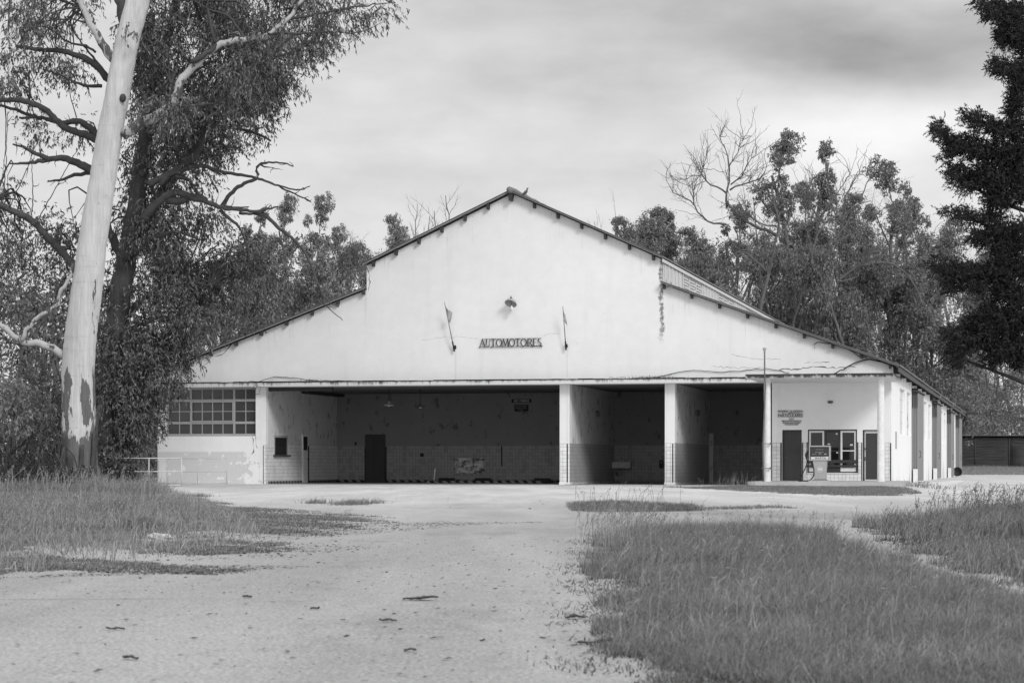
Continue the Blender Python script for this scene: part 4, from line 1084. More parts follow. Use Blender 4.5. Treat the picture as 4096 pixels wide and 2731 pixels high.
p = G_ = lambda px, py: (lambda d: ((px - HX) / FPX * d, d))(CAMZ * FPX / (py - HY))
x, y = G_(640, 2155); rock('white_rock', 'pale rounded rock at the edge of the left grass', x, y, .095)
for i, (px, py, r, lab) in enumerate(((905, 2160, .022, 'small pale stone beside the left grass'), (1010, 2172, .02, 'tiny pale stone right of the pale rounded rock'))):
    x, y = G_(px, py); rock('pale_stone', lab, x, y, r)
def bark_piece(px, py, ln, wd, rz, label, curl=.12):
    x, y = G_(px, py)
    n = 14; vs = []; fs = []; bend = rng.normal(0, .25); ph = rng.uniform(0, 6, 3); lift = rng.uniform(.05, .16) * ln
    for i in range(n):
        s = i / (n - 1); ww = wd * (.15 + .85 * sin(pi * min(1, s * .8 + .12))) * (1 + .35 * sin(9 * s + ph[0]))
        for j in range(5):
            t_ = j / 4 - .5
            vs.append(((s - .5) * ln, t_ * ww + bend * ln * (s - .5) ** 2, .006 + curl * abs(t_) * ww * 1.6 + lift * (.5 + .5 * sin(7 * s + ph[1])) * (s if ph[2] < 3 else (1 - s) if ph[2] < 5 else .4) + rng.normal(0, .0015)))
    for i in range(n - 1):
        for j in range(4): fs.append((i * 5 + j, i * 5 + j + 1, (i + 1) * 5 + j + 1, (i + 1) * 5 + j))
    mb = MB(); mb.raw(vs, fs, 0, True); o = mb.build('bark_piece', M['bark_dead'], None, (x, y, 0), (0, 0, rz + rng.normal(0, .35))); md = o.modifiers.new('t', 'SOLIDIFY'); md.thickness = .006
    return tag(o, label, 'bark', 'bark pieces on the gravel')
bark_piece(1684, 2400, .21, .085, .25, 'largest dark bark curl alone in the middle of the gravel')
bark_piece(1550, 2487, 0.090, 0.038, -.1, 'bark scrap just below the largest dark bark curl')
bark_piece(1260, 2438, 0.053, 0.030, .3, 'small bark scrap left of the largest dark bark curl')
bark_piece(990, 2390, 0.075, 0.034, 0, 'small bark scrap on the left half of the gravel')
bark_piece(460, 2520, 0.090, 0.022, .1, 'thin bark strip on the near left gravel')
bark_piece(2120, 2036, 0.068, 0.053, .6, 'dark bark lump on the far gravel before the open bay', .2)
bark_piece(2300, 2475, 0.105, 0.053, .2, 'curled bark at the left edge of the near grass', .2)
bark_piece(2390, 2580, 0.195, 0.045, .05, 'long dark bark strip at the foot of the near grass', .2)
bark_piece(1640, 2606, 0.060, 0.022, .2, 'narrow bark scrap near the bottom of the gravel')
bark_piece(520, 2638, 0.090, 0.026, .1, 'bark scrap at the bottom left of the gravel')
# ------------------------------------------------------------------ foliage helpers
def unit(v): return v / (np.linalg.norm(v, axis=-1, keepdims=True) + 1e-9)
def leaf_quads(P, Ax, ln, wd):
    """kite-shaped leaves: base points, axes, lengths, widths"""
    n = len(P)
    side = unit(np.cross(Ax, rng.normal(size=(n, 3))))
    ln = ln[:, None]; wd = wd[:, None]
    return np.stack([P, P + Ax * ln * .42 + side * wd * .5, P + Ax * ln, P + Ax * ln * .42 - side * wd * .5], 1)
def clusters(C, rad, per, ln, wd, droop=0.5, flat=1.0):
    """leaf clumps round the centres C; leaves hang by droop"""
    C = np.asarray(C, float); k = len(C)
    rad = np.broadcast_to(np.asarray(rad, float), (k,))
    idx = np.repeat(np.arange(k), per); n = len(idx)
    d = unit(rng.normal(size=(n, 3))); r = rng.random(n) ** .45
    off = d * r[:, None] * rad[idx][:, None]; off[:, 2] *= flat
    Ax = unit(rng.normal(size=(n, 3)) * (1 - droop * .6) + np.array([0, 0, -1.0]) * droop * 1.4 + d * .35)
    return leaf_quads(C[idx] + off, Ax, ln * rng.uniform(.6, 1.3, n), wd * rng.uniform(.7, 1.3, n))
def sprigs(C, rad, nsp, per, ln, wd, droop=.75, slen=.5):
    """hanging sprigs: short drooping twigs with leaves along them"""
    C = np.asarray(C, float); k = len(C)
    rad = np.broadcast_to(np.asarray(rad, float), (k,))
    idx = np.repeat(np.arange(k), nsp); n = len(idx)
    d = unit(rng.normal(size=(n, 3))); off = d * (rng.random(n) ** .4)[:, None] * rad[idx][:, None]
    base = C[idx] + off
    dr = unit(d * .7 + np.array([0, 0, -.55]) + rng.normal(size=(n, 3)) * .35)
    i2 = np.repeat(np.arange(n), per); m = len(i2)
    s = rng.random(m)
    P = base[i2] + dr[i2] * (s * slen)[:, None] + np.array([0, 0, -.25]) * (s ** 2 * slen)[:, None] + rng.normal(0, .02, (m, 3))
    Ax = unit(np.array([0, 0, -1.0]) * droop * 1.3 + dr[i2] * .5 + rng.normal(size=(m, 3)) * (.75 - .4 * droop))
    return leaf_quads(P, Ax, ln * rng.uniform(.6, 1.3, m), wd * rng.uniform(.7, 1.3, m)), base, dr
def twig_tubes(mb, C, nodes, r0=.022, n=4, wob=.05, maxd=None):
    """a thin curved twig from the nearest branch to every clump"""
    nodes = np.asarray(nodes)
    for c in C:
        dd = np.linalg.norm(nodes - c, axis=1); q = nodes[dd.argmin()]; d = dd.min()
        if d < .1 or (maxd and d > maxd): continue
        mid = (q + c) / 2 + np.array([0, 0, .12 * d]) + rng.normal(0, .08 * d, 3)
        p = resample([q, mid, c], max(.25, d / 6), wob)
        mb.tube(p, np.linspace(r0 + .004 * d, r0 * .3, len(p)), n, cap=False)
def limb(mb, pts, r0, r1, n=8, step=.35, wob=.02, nodes=None, pw=1.0):
    p = resample(pts, step, wob)
    t = np.linspace(0, 1, len(p)) ** pw
    mb.tube(p, (r0 + (r1 - r0) * t) * (1 + rng.normal(0, .05, len(p))), n)
    if nodes is not None: nodes.extend(p.tolist())
    return p
def spurs(mb, p, k, l0, r, n=5, up=.3):
    """small broken twigs on a dead limb"""
    for _ in range(k):
        i = rng.integers(len(p) // 3, len(p)); d = unit(rng.normal(size=3) + np.array([0, 0, up])); l = l0 * rng.uniform(.4, 1.3)
        q = p[i]; e = resample([q, q + d * l * .5 + rng.normal(0, .04 * l0, 3), q + d * l + rng.normal(0, .12 * l0, 3)], l / 4, .012)
        mb.tube(e, np.linspace(r, r * .25, len(e)), n)
def sample_poly(poly, n):
    poly = np.asarray(poly, float); lo, hi = poly.min(0), poly.max(0); out = np.zeros((0, 2))
    while len(out) < n:
        q = lo + rng.random((n * 2, 2)) * (hi - lo); out = np.r_[out, q[inside(poly, q)]]
    return out[:n]
def fill(poly, n, d0, d1):
    """clump centres through the depth d0..d1 of an outline given in the half-size view"""
    q = sample_poly(poly, int(n * 1.7)); d = rng.uniform(d0, d1, len(q))
    P = np.array([V(a, b, dd) for (a, b), dd in zip(q, d)])
    f = np.sin(P[:, 0] * 1.9 + P[:, 2] * .9) + np.sin(P[:, 2] * 2.3 - P[:, 1] * .8 + 1.3) + np.sin(P[:, 1] * 1.1 + P[:, 0] * .7 + 4) + rng.normal(0, .35, len(P))
    return P[np.argsort(-f)[:n]]
z1s = .63776

# ------------------------------------------------------------------ the pale eucalyptus
T1 = 77.0
base = V(178, 1118, T1); base[2] = 0
E1 = thing('eucalyptus_tree', 'tall pale-barked eucalyptus with peeling base standing in the left grass', 'tree', base)
def loc(pts): return np.asarray(pts) - base
nodes = []
mb = MB()
tp = [V(178, 1135, T1), V(178, 1112, T1), V(179, 1060, T1), V(181, 985, T1), V(181, 850, T1), V(194, 700, T1), V(212, 560, T1), V(237, 410, T1), V(262, 255, T1), V(291, 100, T1), V(318, 0, T1), V(352, -140, T1), V(380, -320, T1)]
wv = [112, 96, 82, 77, 75, 72, 66, 61, 57, 56, 55, 48, 30]            # width in the half-size view
p = resample(tp, .18, .006)
dtp = np.r_[0, np.cumsum(np.linalg.norm(np.diff(np.array(tp), axis=0), axis=1))]; dp = np.r_[0, np.cumsum(np.linalg.norm(np.diff(p, axis=0), axis=1))]
rr = np.interp(dp / dp[-1], dtp / dtp[-1], wv) * 1.7415 / FPX * T1 / 2
k = len(p); n = 28
th = np.linspace(0, 2 * pi, n, endpoint=False)
lump = 1 + .035 * np.sin(3 * th[None, :] + dp[:, None] * .9) + .02 * np.sin(5 * th[None, :] - dp[:, None] * 1.7)
flare = np.exp(-dp / .9)[:, None] * (.16 * np.sin(4 * th + .6) + .10 * np.sin(7 * th))[None, :]
ring = loc(p)[:, None, :] + (rr[:, None] * (lump + flare))[:, :, None] * np.stack([np.cos(th), np.sin(th), 0 * th], 1)[None]
mb.raw(ring.reshape(-1, 3), [(i * n + j, i * n + (j + 1) % n, (i + 1) * n + (j + 1) % n, (i + 1) * n + j) for i in range(k - 1) for j in range(n)], 0, True)
nodes.extend(loc(p[30:]).tolist())
# knot hole
kq = loc(W(490, 392, T1 - .46))
mb.lathe([(.0, .05), (.05, .05), (.085, .0), (.12, -.06)], 12, (0, 0, 0), 1)
hole = mb.v[-1]; hole[:] = np.stack([hole[:, 0] + kq[0], -hole[:, 2] + kq[1], hole[:, 1] * 1.3 + kq[2]], 1)
trunk = mb.build('trunk', [M['bark_white'], M['bark_dark']], E1)
def strip(z0, z1, ang, wdt, out, name='bark_strip'):
    """a strip of bark peeling away from the trunk"""
    n_ = 8; vs = []; fs = []
    for i_ in range(n_):
        s_ = i_ / (n_ - 1); z_ = z0 + (z1 - z0) * s_
        c_ = np.array([np.interp(z_, loc(p)[:, 2], loc(p)[:, k_]) for k_ in (0, 1)]); r_ = np.interp(z_, loc(p)[:, 2], rr) * 1.06
        for j_ in range(4):
            a_ = ang + (j_ / 3 - .5) * wdt / r_ * (1 - .5 * s_); e_ = r_ + .03 + out * s_ ** 2 + .02 * (j_ % 2)
            vs.append((c_[0] + e_ * cos(a_) + rng.normal(0, .006), c_[1] + e_ * sin(a_), z_))
    for i_ in range(n_ - 1):
        for j_ in range(3): fs.append((i_ * 4 + j_, i_ * 4 + j_ + 1, (i_ + 1) * 4 + j_ + 1, (i_ + 1) * 4 + j_))
    m_ = MB(); m_.raw(vs, fs, 0, True); o_ = m_.build(name, M['bark_dead'], E1); md_ = o_.modifiers.new('t', 'SOLIDIFY'); md_.thickness = .015
for z0, z1, ang, wdt, out in ((1.0, 2.3, -2.75, .35, .22), (.4, 1.9, -2.2, .25, .06), (.3, 2.0, -.5, .3, .08), (.2, 1.5, -1.2, .22, .05), (1.4, 2.9, -.15, .18, .10), (.1, 1.2, -1.75, .3, .05), (.2, 1.4, -2.95, .3, .1)):
    strip(z0, z1, ang, wdt, out)
# pale limbs
mb = MB()
L1 = lst([(770, 850), (820, 812), (870, 780), (980, 722), (1060, 685), (1105, 600), (1150, 480), (1250, 385), (1330, 312), (1420, 265), (1530, 250), (1680, 215), (1780, 140), (1850, 60), (1900, -10), (1960, -90)], 0, 0, z1s, T1, .06)
limb(mb, loc(L1), .21, .05, 12, .2, .022, nodes, .8); mb.build('branch', M['bark_limb'], E1); mb = MB()
L2 = lst([(730, 390), (690, 345), (620, 240), (570, 160), (520, 50), (500, -40), (470, -160)], 0, 0, z1s, T1)
limb(mb, loc(L2), .17, .06, 10, .2, .02, nodes); mb.build('branch', M['bark_limb'], E1); mb = MB()
L3 = lst([(410, 800), (380, 780), (250, 710), (130, 690), (60, 650), (0, 590), (-80, 530)], 0, 900, .66955, T1, .05)
limb(mb, loc(L3), .15, .08, 10, .2, .035, nodes); mb.build('branch', M['bark_limb'], E1); mb = MB()
L4 = lst([(130, 690), (180, 600), (260, 520), (330, 490), (360, 400), (420, 290), (440, 230)], 0, 900, .66955, T1, .04)
limb(mb, loc(L4), .075, .06, 10, .2, .03, nodes)
mb.build('branch', M['bark_limb'], E1)
mb = MB()
L5 = lst([(810, 170), (790, 120), (775, 40), (765, -30)], 0, 0, z1s, T1 + .1); limb(mb, loc(L5), .27, .22, 10, .15, .03); mb.build('dead_branch', M['bark_dead'], E1)
for pts, r0, r1 in (([(1200, 385), (1250, 370), (1300, 330), (1350, 285), (1340, 230), (1315, 110), (1300, 0), (1290, -80)], .10, .03),
                    ([(1075, 530), (1070, 590), (1072, 660), (1068, 720)], .05, .03),
                    ([(1060, 700), (1130, 690), (1220, 668), (1340, 650)], .12, .03),
                    ([(1540, 245), (1500, 190), (1430, 100), (1330, 68), (1220, 10)], .05, .02),
                    ([(1560, 240), (1590, 205), (1680, 130), (1760, 60)], .03, .012),
                    ([(1430, 300), (1480, 330), (1560, 350), (1680, 355), (1780, 345), (1840, 320), (1880, 280), (1950, 262), (2000, 258)], .05, .05),
                    ([(1680, 215), (1750, 212), (1850, 212), (1980, 205), (2080, 203), (2200, 212), (2260, 200), (2330, 175), (2370, 155)], .055, .012),
                    ([(1780, 130), (1850, 110), (1920, 105), (2060, 75), (2195, 52), (2300, 40), (2400, 22), (2480, 20)], .06, .014),
                    ([(1960, 215), (2010, 180), (2080, 120), (2120, 105)], .015, .006), ([(1520, 330), (1560, 290), (1620, 250)], .05, .03)):
    mb = MB(); q = limb(mb, loc(lst(pts, 0, 0, z1s, T1, .08)), r0, r1, 7, .15, .018, nodes); spurs(mb, q, 4, .5, .012); mb.build('dead_branch', M['bark_dead'], E1)
crown = []
front = [fill([(330, 260), (400, 180), (520, 120), (640, 60), (700, 100), (560, 230), (420, 270)], 16, T1 - 1.2, T1 - .3)]
regs = [([(330, 0), (720, 0), (800, -5), (880, -40), (600, -160), (330, -120)], 76, 6),
        ([(340, 0), (560, 0), (640, 30), (735, 100), (730, 140), (650, 190), (600, 150), (520, 200), (420, 270), (330, 260), (310, 120)], 132, 4),
        ([(520, 200), (600, 140), (690, 150), (640, 205), (600, 230), (540, 260), (470, 260)], 34, 3),
        ([(640, 40), (720, 60), (860, 0), (900, 10), (760, 60), (740, 110), (680, 120)], 26, 3),
        ([(0, -60), (200, -60), (230, 30), (120, 40), (60, 110), (0, 120)], 24, 5),
        ([(0, 100), (70, 90), (150, 130), (210, 180), (150, 160), (60, 140), (0, 170)], 16, 4),
        ([(300, 60), (350, 20), (330, 160), (300, 190)], 14, 2)]
C = []
for poly, n_, dz in regs: C.append(fill(poly, n_, T1 + .35, T1 + 2 * dz))
C = loc(np.concatenate(C + front))
q, _, _ = sprigs(C, .58, 14, 11, .20, .048, .62, .6)
# one leafy sprig hangs in front of the trunk
q2, _, _ = sprigs(loc([W(515, 120, T1 - .9), W(545, 135, T1 - .9), W(480, 128, T1 - .8)]), .2, 4, 8, .18, .045, .8, .3)
tw = MB(); twig_tubes(tw, C, nodes, .018, 4); tag(tw.build('twigs', M['bark_dead'], E1), kind='stuff')
fast_mesh('crown', np.concatenate([q, q2]), 4, M['leaf'], E1)

# ------------------------------------------------------------------ the dark tree behind it
T2 = 82.0
base = V(252, 1110, T2); base[2] = 0
E2 = thing('dark_tree', 'dark ragged tree with dead crooked limbs close behind the pale eucalyptus', 'tree', base)
nodes = []
mb = MB()
TR = [W(438, 1950, T2), W(432, 1800, T2), W(432, 1600, T2), W(445, 1420, T2), W(470, 1260, T2), W(500, 1060, T2), W(535, 880, T2), W(560, 700, T2), W(585, 540, T2), W(605, 400, T2), W(640, 240, T2), W(690, 80, T2), W(720, -60, T2)]
q = limb(mb, loc(TR), .66, .12, 16, .25, .03, nodes, .85)
for pts, r0, r1 in (([(480, 1150), (520, 1000), (600, 860), (660, 760), (740, 640), (790, 560), (800, 500)], .26, .14),
                    ([(505, 1050), (430, 900), (400, 760), (380, 600)], .2, .08)):
    limb(mb, loc(lst(pts, 0, 0, 1, T2, .05)), r0, r1, 10, .25, .03, nodes)
# low boughs that carry the hanging foliage
for pts in ([(440, 1850), (520, 1760), (620, 1660), (690, 1590)], [(440, 1800), (540, 1650), (640, 1500), (720, 1400), (770, 1350)], [(450, 1650), (560, 1480), (660, 1420), (740, 1400)],
            [(460, 1400), (560, 1300), (700, 1270), (820, 1290)], [(470, 1300), (600, 1180), (720, 1120), (840, 1140)], [(445, 1500), (400, 1350), (380, 1200)], [(440, 1830), (480, 1700), (540, 1540), (600, 1420)],
            [(500, 1040), (600, 960), (700, 930), (800, 960)]):
    limb(mb, loc(lst(pts, 0, 0, 1, T2, .35)), .13, .03, 7, .25, .04, nodes)
mb.build('trunk', M['bark_dark'], E2)
def D(pts, r0, r1, k=4, ox=0, oy=0, s=z1s):
    mb = MB(); q = limb(mb, loc(lst(pts, ox, oy, s, T2 - 1.0, .06)), r0, r1, 8, .13, .014, nodes); spurs(mb, q, k, .35, .02); mb.build('dead_branch', M['bark_dead'], E2)
D([(900, 1380), (930, 1330), (1000, 1260), (1080, 1212), (1150, 1215), (1200, 1240), (1290, 1262), (1380, 1300), (1500, 1312), (1600, 1322), (1680, 1312), (1745, 1297)], .16, .03, 10)
D([(1050, 1255), (1120, 1262), (1200, 1235), (1290, 1255)], .16, .12, 4)
D([(1395, 1292), (1440, 1222), (1530, 1150), (1620, 1105), (1605, 1068), (1632, 1030), (1720, 1020), (1790, 1028), (1840, 1045)], .09, .02, 5)
D([(1632, 1032), (1660, 1050), (1710, 1052)], .035, .012, 2)
D([(1395, 1300), (1500, 1302), (1560, 1298)], .07, .02, 3); D([(1500, 1335), (1600, 1340), (1660, 1325), (1700, 1285)], .06, .015, 3)
D([(1590, 1335), (1660, 1350), (1750, 1432), (1830, 1490), (1900, 1568), (1952, 1670), (1985, 1760), (2030, 1850), (2075, 1905), (2122, 1925)], .075, .022, 5)
D([(1985, 1745), (2010, 1830), (2038, 1910), (2090, 1960), (2140, 1995), (2150, 2010)], .035, .012, 4)
D([(1380, 1318), (1440, 1372), (1500, 1430), (1535, 1500), (1560, 1560), (1600, 1620)], .07, .015, 7)
D([(1000, 1160), (1060, 1100), (1160, 1060), (1270, 1043), (1400, 1080), (1500, 1095), (1600, 1113), (1700, 1148), (1790, 1190), (1880, 1230), (1950, 1265)], .10, .02, 6)
D([(1750, 1165), (1820, 1185), (1880, 1190), (1945, 1168)], .035, .02, 3)
D([(930, 1160), (1080, 1080), (1190, 1010), (1240, 950), (1290, 850), (1320, 800), (1420, 798), (1540, 818), (1640, 850), (1700, 885)], .14, .035, 8)
D([(1420, 800), (1500, 790), (1560, 797)], .045, .015, 3); D([(1390, 830), (1430, 865), (1480, 930), (1540, 975)], .025, .007, 4); D([(1530, 835), (1560, 828), (1640, 800), (1712, 790)], .03, .01, 3)
D([(1640, 815), (1680, 740), (1690, 660), (1700, 600), (1775, 545)], .014, .005, 4); D([(1660, 800), (1720, 720), (1755, 600)], .010, .004, 2)
D([(1100, 1105), (1180, 1130), (1230, 1200), (1300, 1258)], .07, .06, 3)
D([(680, 900), (630, 870), (540, 785), (500, 760), (400, 772), (280, 742), (120, 738)], .16, .04, 8)
D([(640, 890), (520, 840), (400, 795), (300, 700), (180, 642), (80, 628), (0, 632), (-90, 640)], .14, .08, 6)
D([(260, 745), (180, 720), (100, 690), (0, 668), (-60, 672)], .07, .04, 5)
D([(650, 1090), (590, 1072), (480, 1020), (380, 990), (300, 1000), (180, 1022), (60, 1026)], .19, .03, 9)
D([(310, 1000), (200, 950), (140, 920), (80, 905)], .10, .03, 5)
D([(650, 1090), (560, 1085), (450, 1105), (380, 1130), (300, 1136)], .10, .03, 5)
D([(650, 1900), (560, 1800), (440, 1640), (380, 1568), (280, 1470), (220, 1400), (100, 1332), (0, 1285), (-90, 1240)], .17, .11, 8)
D([(700, 520), (640, 450), (540, 370), (400, 322), (220, 308), (100, 290)], .14, .06, 5)
D([(600, 330), (560, 300), (440, 270), (300, 180), (150, 150)], .05, .02, 4)
D([(640, 540), (560, 545), (480, 520), (380, 470), (280, 440)], .07, .02, 4); D([(830, 500), (900, 450), (1000, 400), (1100, 370)], .05, .02, 4)
D([(640, 430), (560, 330), (480, 230), (440, 130)], .05, .02, 4)
for x0, y0, x1, y1 in ((60, 1300, 230, 900), (230, 1400, 540, 840), (215, 730, 180, 380), (350, 280, 352, 0), (480, 740, 430, 500), (250, 300, 210, 130), (490, 100, 487, 0), (20, 1260, 50, 700), (205, 1330, 195, 960), (170, 700, 250, 420), (70, 620, 45, 550)):
    D([(x0, y0), ((x0 + x1) / 2 + rng.normal(0, 8), (y0 + y1) / 2), (x1, y1)], .022, .010, 3)
regs = [([(290, 250), (420, 240), (520, 260), (600, 250), (640, 210), (600, 330), (500, 330), (480, 400), (420, 420), (300, 400)], 88, 4),
        ([(300, 400), (420, 420), (470, 480), (520, 560), (580, 600), (520, 620), (330, 600), (240, 560)], 70, 4),
        ([(250, 600), (380, 560), (520, 580), (590, 660), (620, 670), (570, 705), (520, 730), (480, 752), (450, 770), (300, 790), (230, 760)], 132, 3),
        ([(300, 770), (430, 760), (450, 775), (425, 810), (415, 845), (435, 868), (408, 882), (375, 895), (350, 925), (332, 985), (300, 1045), (240, 1020), (230, 800)], 185, 2.4),
        ([(520, 540), (600, 580), (650, 620), (690, 640), (640, 650), (560, 640)], 26, 3), ([(225, 900), (330, 860), (330, 960), (260, 1020), (225, 1010)], 20, 1.5),
        ([(430, 120), (600, 60), (700, 100), (690, 130), (560, 240), (420, 250)], 50, 3),
        ([(225, 1040), (300, 1020), (260, 1100), (220, 1100)], 20, 1.0),
        ([(0, 160), (60, 190), (180, 260), (200, 330), (120, 330), (60, 300), (0, 200)], 9, 4),
        ([(0, 400), (120, 500), (200, 480), (190, 640), (120, 660), (0, 620)], 40, 5)]
C = []
for poly, n_, dz in regs: C.append(fill(poly, n_, T2 - 1.0, T2 + 1.6 * dz))
C = loc(np.concatenate(C)); C = C[C[:, 2] > .25]
q, _, _ = sprigs(C, .58, 14, 11, .19, .050, .58, .6)
tw = MB(); twig_tubes(tw, C, nodes, .018, 4); tag(tw.build('twigs', M['bark_dark'], E2), kind='stuff')
fast_mesh('crown', q, 4, M['leaf'], E2)

# ------------------------------------------------------------------ general trees
def grow(mb, p, d, ln, r, lev, tips, nodes, par):
    k = max(4, int(ln / par['step'])); pts = [p]; dd = d.copy()
    for i in range(k):
        dd = unit(dd + rng.normal(0, par['wig'], 3) + np.array([0, 0, par['up'] if lev else .04])); pts.append(pts[-1] + dd * ln / k)
    pts = np.array(pts); rad = np.linspace(r, r * (.35 if lev < par['lev'] else .2), len(pts))
    mb.tube(pts, rad, 7 if lev == 0 else (5 if lev == 1 else 3), cap=False); nodes.extend(pts.tolist())
    if lev >= par['lev'] - 1: tips.append(pts[-1]); tips.append(pts[len(pts) * 2 // 3])
    if lev < par['lev']:
        n = par['n'][lev]
        for i in range(n):
            f = par['lo'] + (1 - par['lo']) * (i + rng.random() * .8) / n if lev == 0 else .3 + .7 * (i + rng.random() * .8) / n
            j = min(len(pts) - 1, int(f * (len(pts) - 1)))
            a = rng.uniform(*par['ang']); ax = unit(rng.normal(size=3)); t = unit(pts[min(j + 1, len(pts) - 1)] - pts[max(j - 1, 0)])
            side = unit(np.cross(t, ax)); nd = unit(t * cos(a) + side * sin(a))
            nd[2] = nd[2] if nd[2] > -.1 else nd[2] * .3
            grow(mb, pts[j], unit(nd), ln * par['rat'] * rng.uniform(.6, 1.15) * (1 - .35 * f if lev == 0 else 1), rad[j] * .62, lev + 1, tips, nodes, par)
PROTO = {}
def proto(key, h, par, leaf, bark, r0=None, clump=None, ll=.27, lw=.12, per=34, droop=.5):
    """clump = (how many big clumps, their radius, lowest share of the height, how flat); leaves fill clumps at branch ends"""
    root = thing('background_tree' if leaf else 'bare_tree', None, 'tree')
    mb = MB(); tips = []; nodes = []
    grow(mb, np.zeros(3), np.array([0, 0, 1.0]), h * par['trunk'], r0 or h * .012, 0, tips, nodes, par)
    top = max(n_[2] for n_ in nodes)
    if leaf:
        n_, R0, lo, fl = clump
        tips = np.array(tips); tips = tips[tips[:, 2] > lo * top]
        order = rng.permutation(len(tips)); pick = []
        for i in order:
            if all(np.linalg.norm((tips[i] - q) * [1, 1, 1.2]) > R0 * .6 for q in pick): pick.append(tips[i])
            if len(pick) >= n_: break
        sub = []; sr = []
        for q in pick + [np.array(nodes[int(np.argmax(np.array(nodes)[:, 2]))])]:
            Rr = R0 * rng.uniform(.55, 1.2); k = int(16 * (Rr / R0) ** 2) + 4
            d = unit(rng.normal(size=(k, 3)) + np.array([0, 0, .35])); rr_ = Rr * rng.random(k) ** .45
            sub.append(q + d * rr_[:, None] * np.array([1, 1, fl])); sr.append(np.full(k, Rr * .36))
        sub = np.concatenate(sub); sr = np.concatenate(sr)
        q = clusters(sub, sr * rng.uniform(.6, 1.3, len(sr)), per, ll, lw, droop, .8)
        fast_mesh('crown', q, 4, M[leaf], root)
        twig_tubes(mb, sub[::3], nodes, .02, 3, .05)
        top = np.percentile(q[:, 0, 2], 99.7)
    mb.build('trunk', M[bark], root)
    pts = np.array(nodes) if not leaf else q[:, 0]
    pts = pts[pts[:, 2] > .72 * top]
    PROTO[key] = [root, top, False, pts[:, :2].mean(0)]
pa = dict(step=.9, wig=.10, up=.10, lev=2, n=(10, 5), ang=(.35, .8), lo=.35, rat=.36, trunk=.85)
proto('tall', 27, dict(pa, ang=(.35, .8), rat=.22, n=(17, 5), lo=.25, trunk=.95), 'leaf_far', 'bark_grey', None, (30, 1.25, .25, 1.0))
proto('tall_thin', 27, dict(pa, ang=(.3, .65), rat=.15, n=(16, 3), lo=.3, trunk=.96), 'leaf_far', 'bark_grey', None, (26, .95, .28, 1.1))
proto('clump', 26, dict(pa, n=(8, 5), lo=.45, rat=.34), 'leaf_far', 'bark_pale', None, (26, 1.45, .40, .8))
proto('feather', 20, dict(pa, ang=(.4, 1.0), rat=.34, lo=.15, n=(14, 5)), 'leaf_far_dark', 'bark_grey', None, (34, 1.6, .15, .9), .32, .10, 30, .8)
proto('bushy', 14, dict(pa, ang=(.5, 1.1), rat=.45, lo=.08, n=(12, 5), trunk=.8), 'leaf_far', 'bark_grey', None, (36, 1.4, .06, .8), .27, .11, 30, .6)
proto('fan', 16, dict(pa, step=.5, wig=.13, up=.09, lev=3, ang=(.3, .75), rat=.42, lo=.45, n=(9, 6, 5)), None, 'bark_grey', .17)
proto('wiry', 20, dict(pa, step=.6, wig=.15, up=.07, lev=3, ang=(.35, .9), rat=.36, lo=.3, n=(12, 6, 5)), None, 'bark_grey', .17)
placed = 0
def put(key, vx, vtop, d, label, wide=1.0, group='trees beyond the garage'):
    root, top, used, off = PROTO[key]
    o = root
    if used: o = copy_tree(root)
    PROTO[key][2] = True
    q = V(vx, vtop, d); s = (q[2] - float(gz(q[0], d))) / top
    th_ = rng.uniform(0, 6.28); dx = (cos(th_) * off[0] - sin(th_) * off[1]) * s * wide; dy = (sin(th_) * off[0] + cos(th_) * off[1]) * s * wide
    o.location = (q[0] - dx, d - dy, float(gz(q[0] - dx, d - dy))); o.scale = (s * wide, s * wide, s); o.rotation_euler = (0, 0, th_)
    tag(o, label, 'tree', group)
put('tall_thin', 590, 478, 138, 'narrow dark tree just right of the dead limbs on the left', 0.9)
put('tall', 655, 446, 146, 'tall feathery tree left of the roof, second of its row', 0.75)
put('tall', 728, 448, 142, 'tall feathery tree with a rounded top above the left eave', 0.75)
put('fan', 800, 505, 150, 'bare twiggy tree between leafy ones over the left eave', 0.8)
put('bushy', 690, 590, 128, 'bushy tree low behind the left eave', 0.9)
put('bushy', 590, 620, 124, 'bushy tree behind the hanging foliage at the left eave', 0.9)
put('feather', 790, 555, 152, 'dark bushy tree touching the step of the left roof', 0.6)
put('clump', 905, 492, 190, 'clumped eucalyptus rising behind the left roof slope', 0.62)
put('fan', 962, 438, 200, 'slender bare tree behind the left roof slope', 0.95)
put('fan', 1030, 425, 205, 'bare fan-shaped tree nearest the roof ridge', 1.25)
put('wiry', 1385, 442, 200, 'bare slender tree behind the right roof slope', 0.5)
put('clump', 1475, 478, 190, 'broad clumped eucalyptus low behind the right roof slope', 0.9)
put('clump', 1545, 490, 196, 'clumped eucalyptus beside the big dead tree', 0.75)
put('tall', 1795, 298, 190, 'tallest eucalyptus, with a rounded top, above the right eave', 1.0)
put('tall_thin', 1892, 322, 196, 'thin tall tree just right of the tallest eucalyptus', 0.95)
put('tall', 2052, 368, 188, 'tall clumped eucalyptus left of the dark cypress', 1.05)
put('wiry', 1950, 400, 192, 'wiry bare tree between two tall eucalypts', 0.8)
put('wiry', 1850, 350, 200, 'wiry bare tree close against the tallest eucalyptus', 0.7)
put('clump', 2165, 500, 205, 'pale loose tree partly behind the cypress', 0.8)
put('clump', 2250, 560, 215, 'pale loose tree half hidden by the cypress', 0.85)
put('tall_thin', 1985, 470, 200, 'feathery tree behind the gap left of the tall clumped eucalyptus', 0.9)
put('feather', 1640, 590, 178, 'dark feathery tree behind the clerestory', .8)
put('feather', 1760, 560, 184, 'dark feathery tree under the tallest eucalyptus', .85)
put('feather', 1880, 560, 180, 'dark feathery tree above the right roof slope', .9)
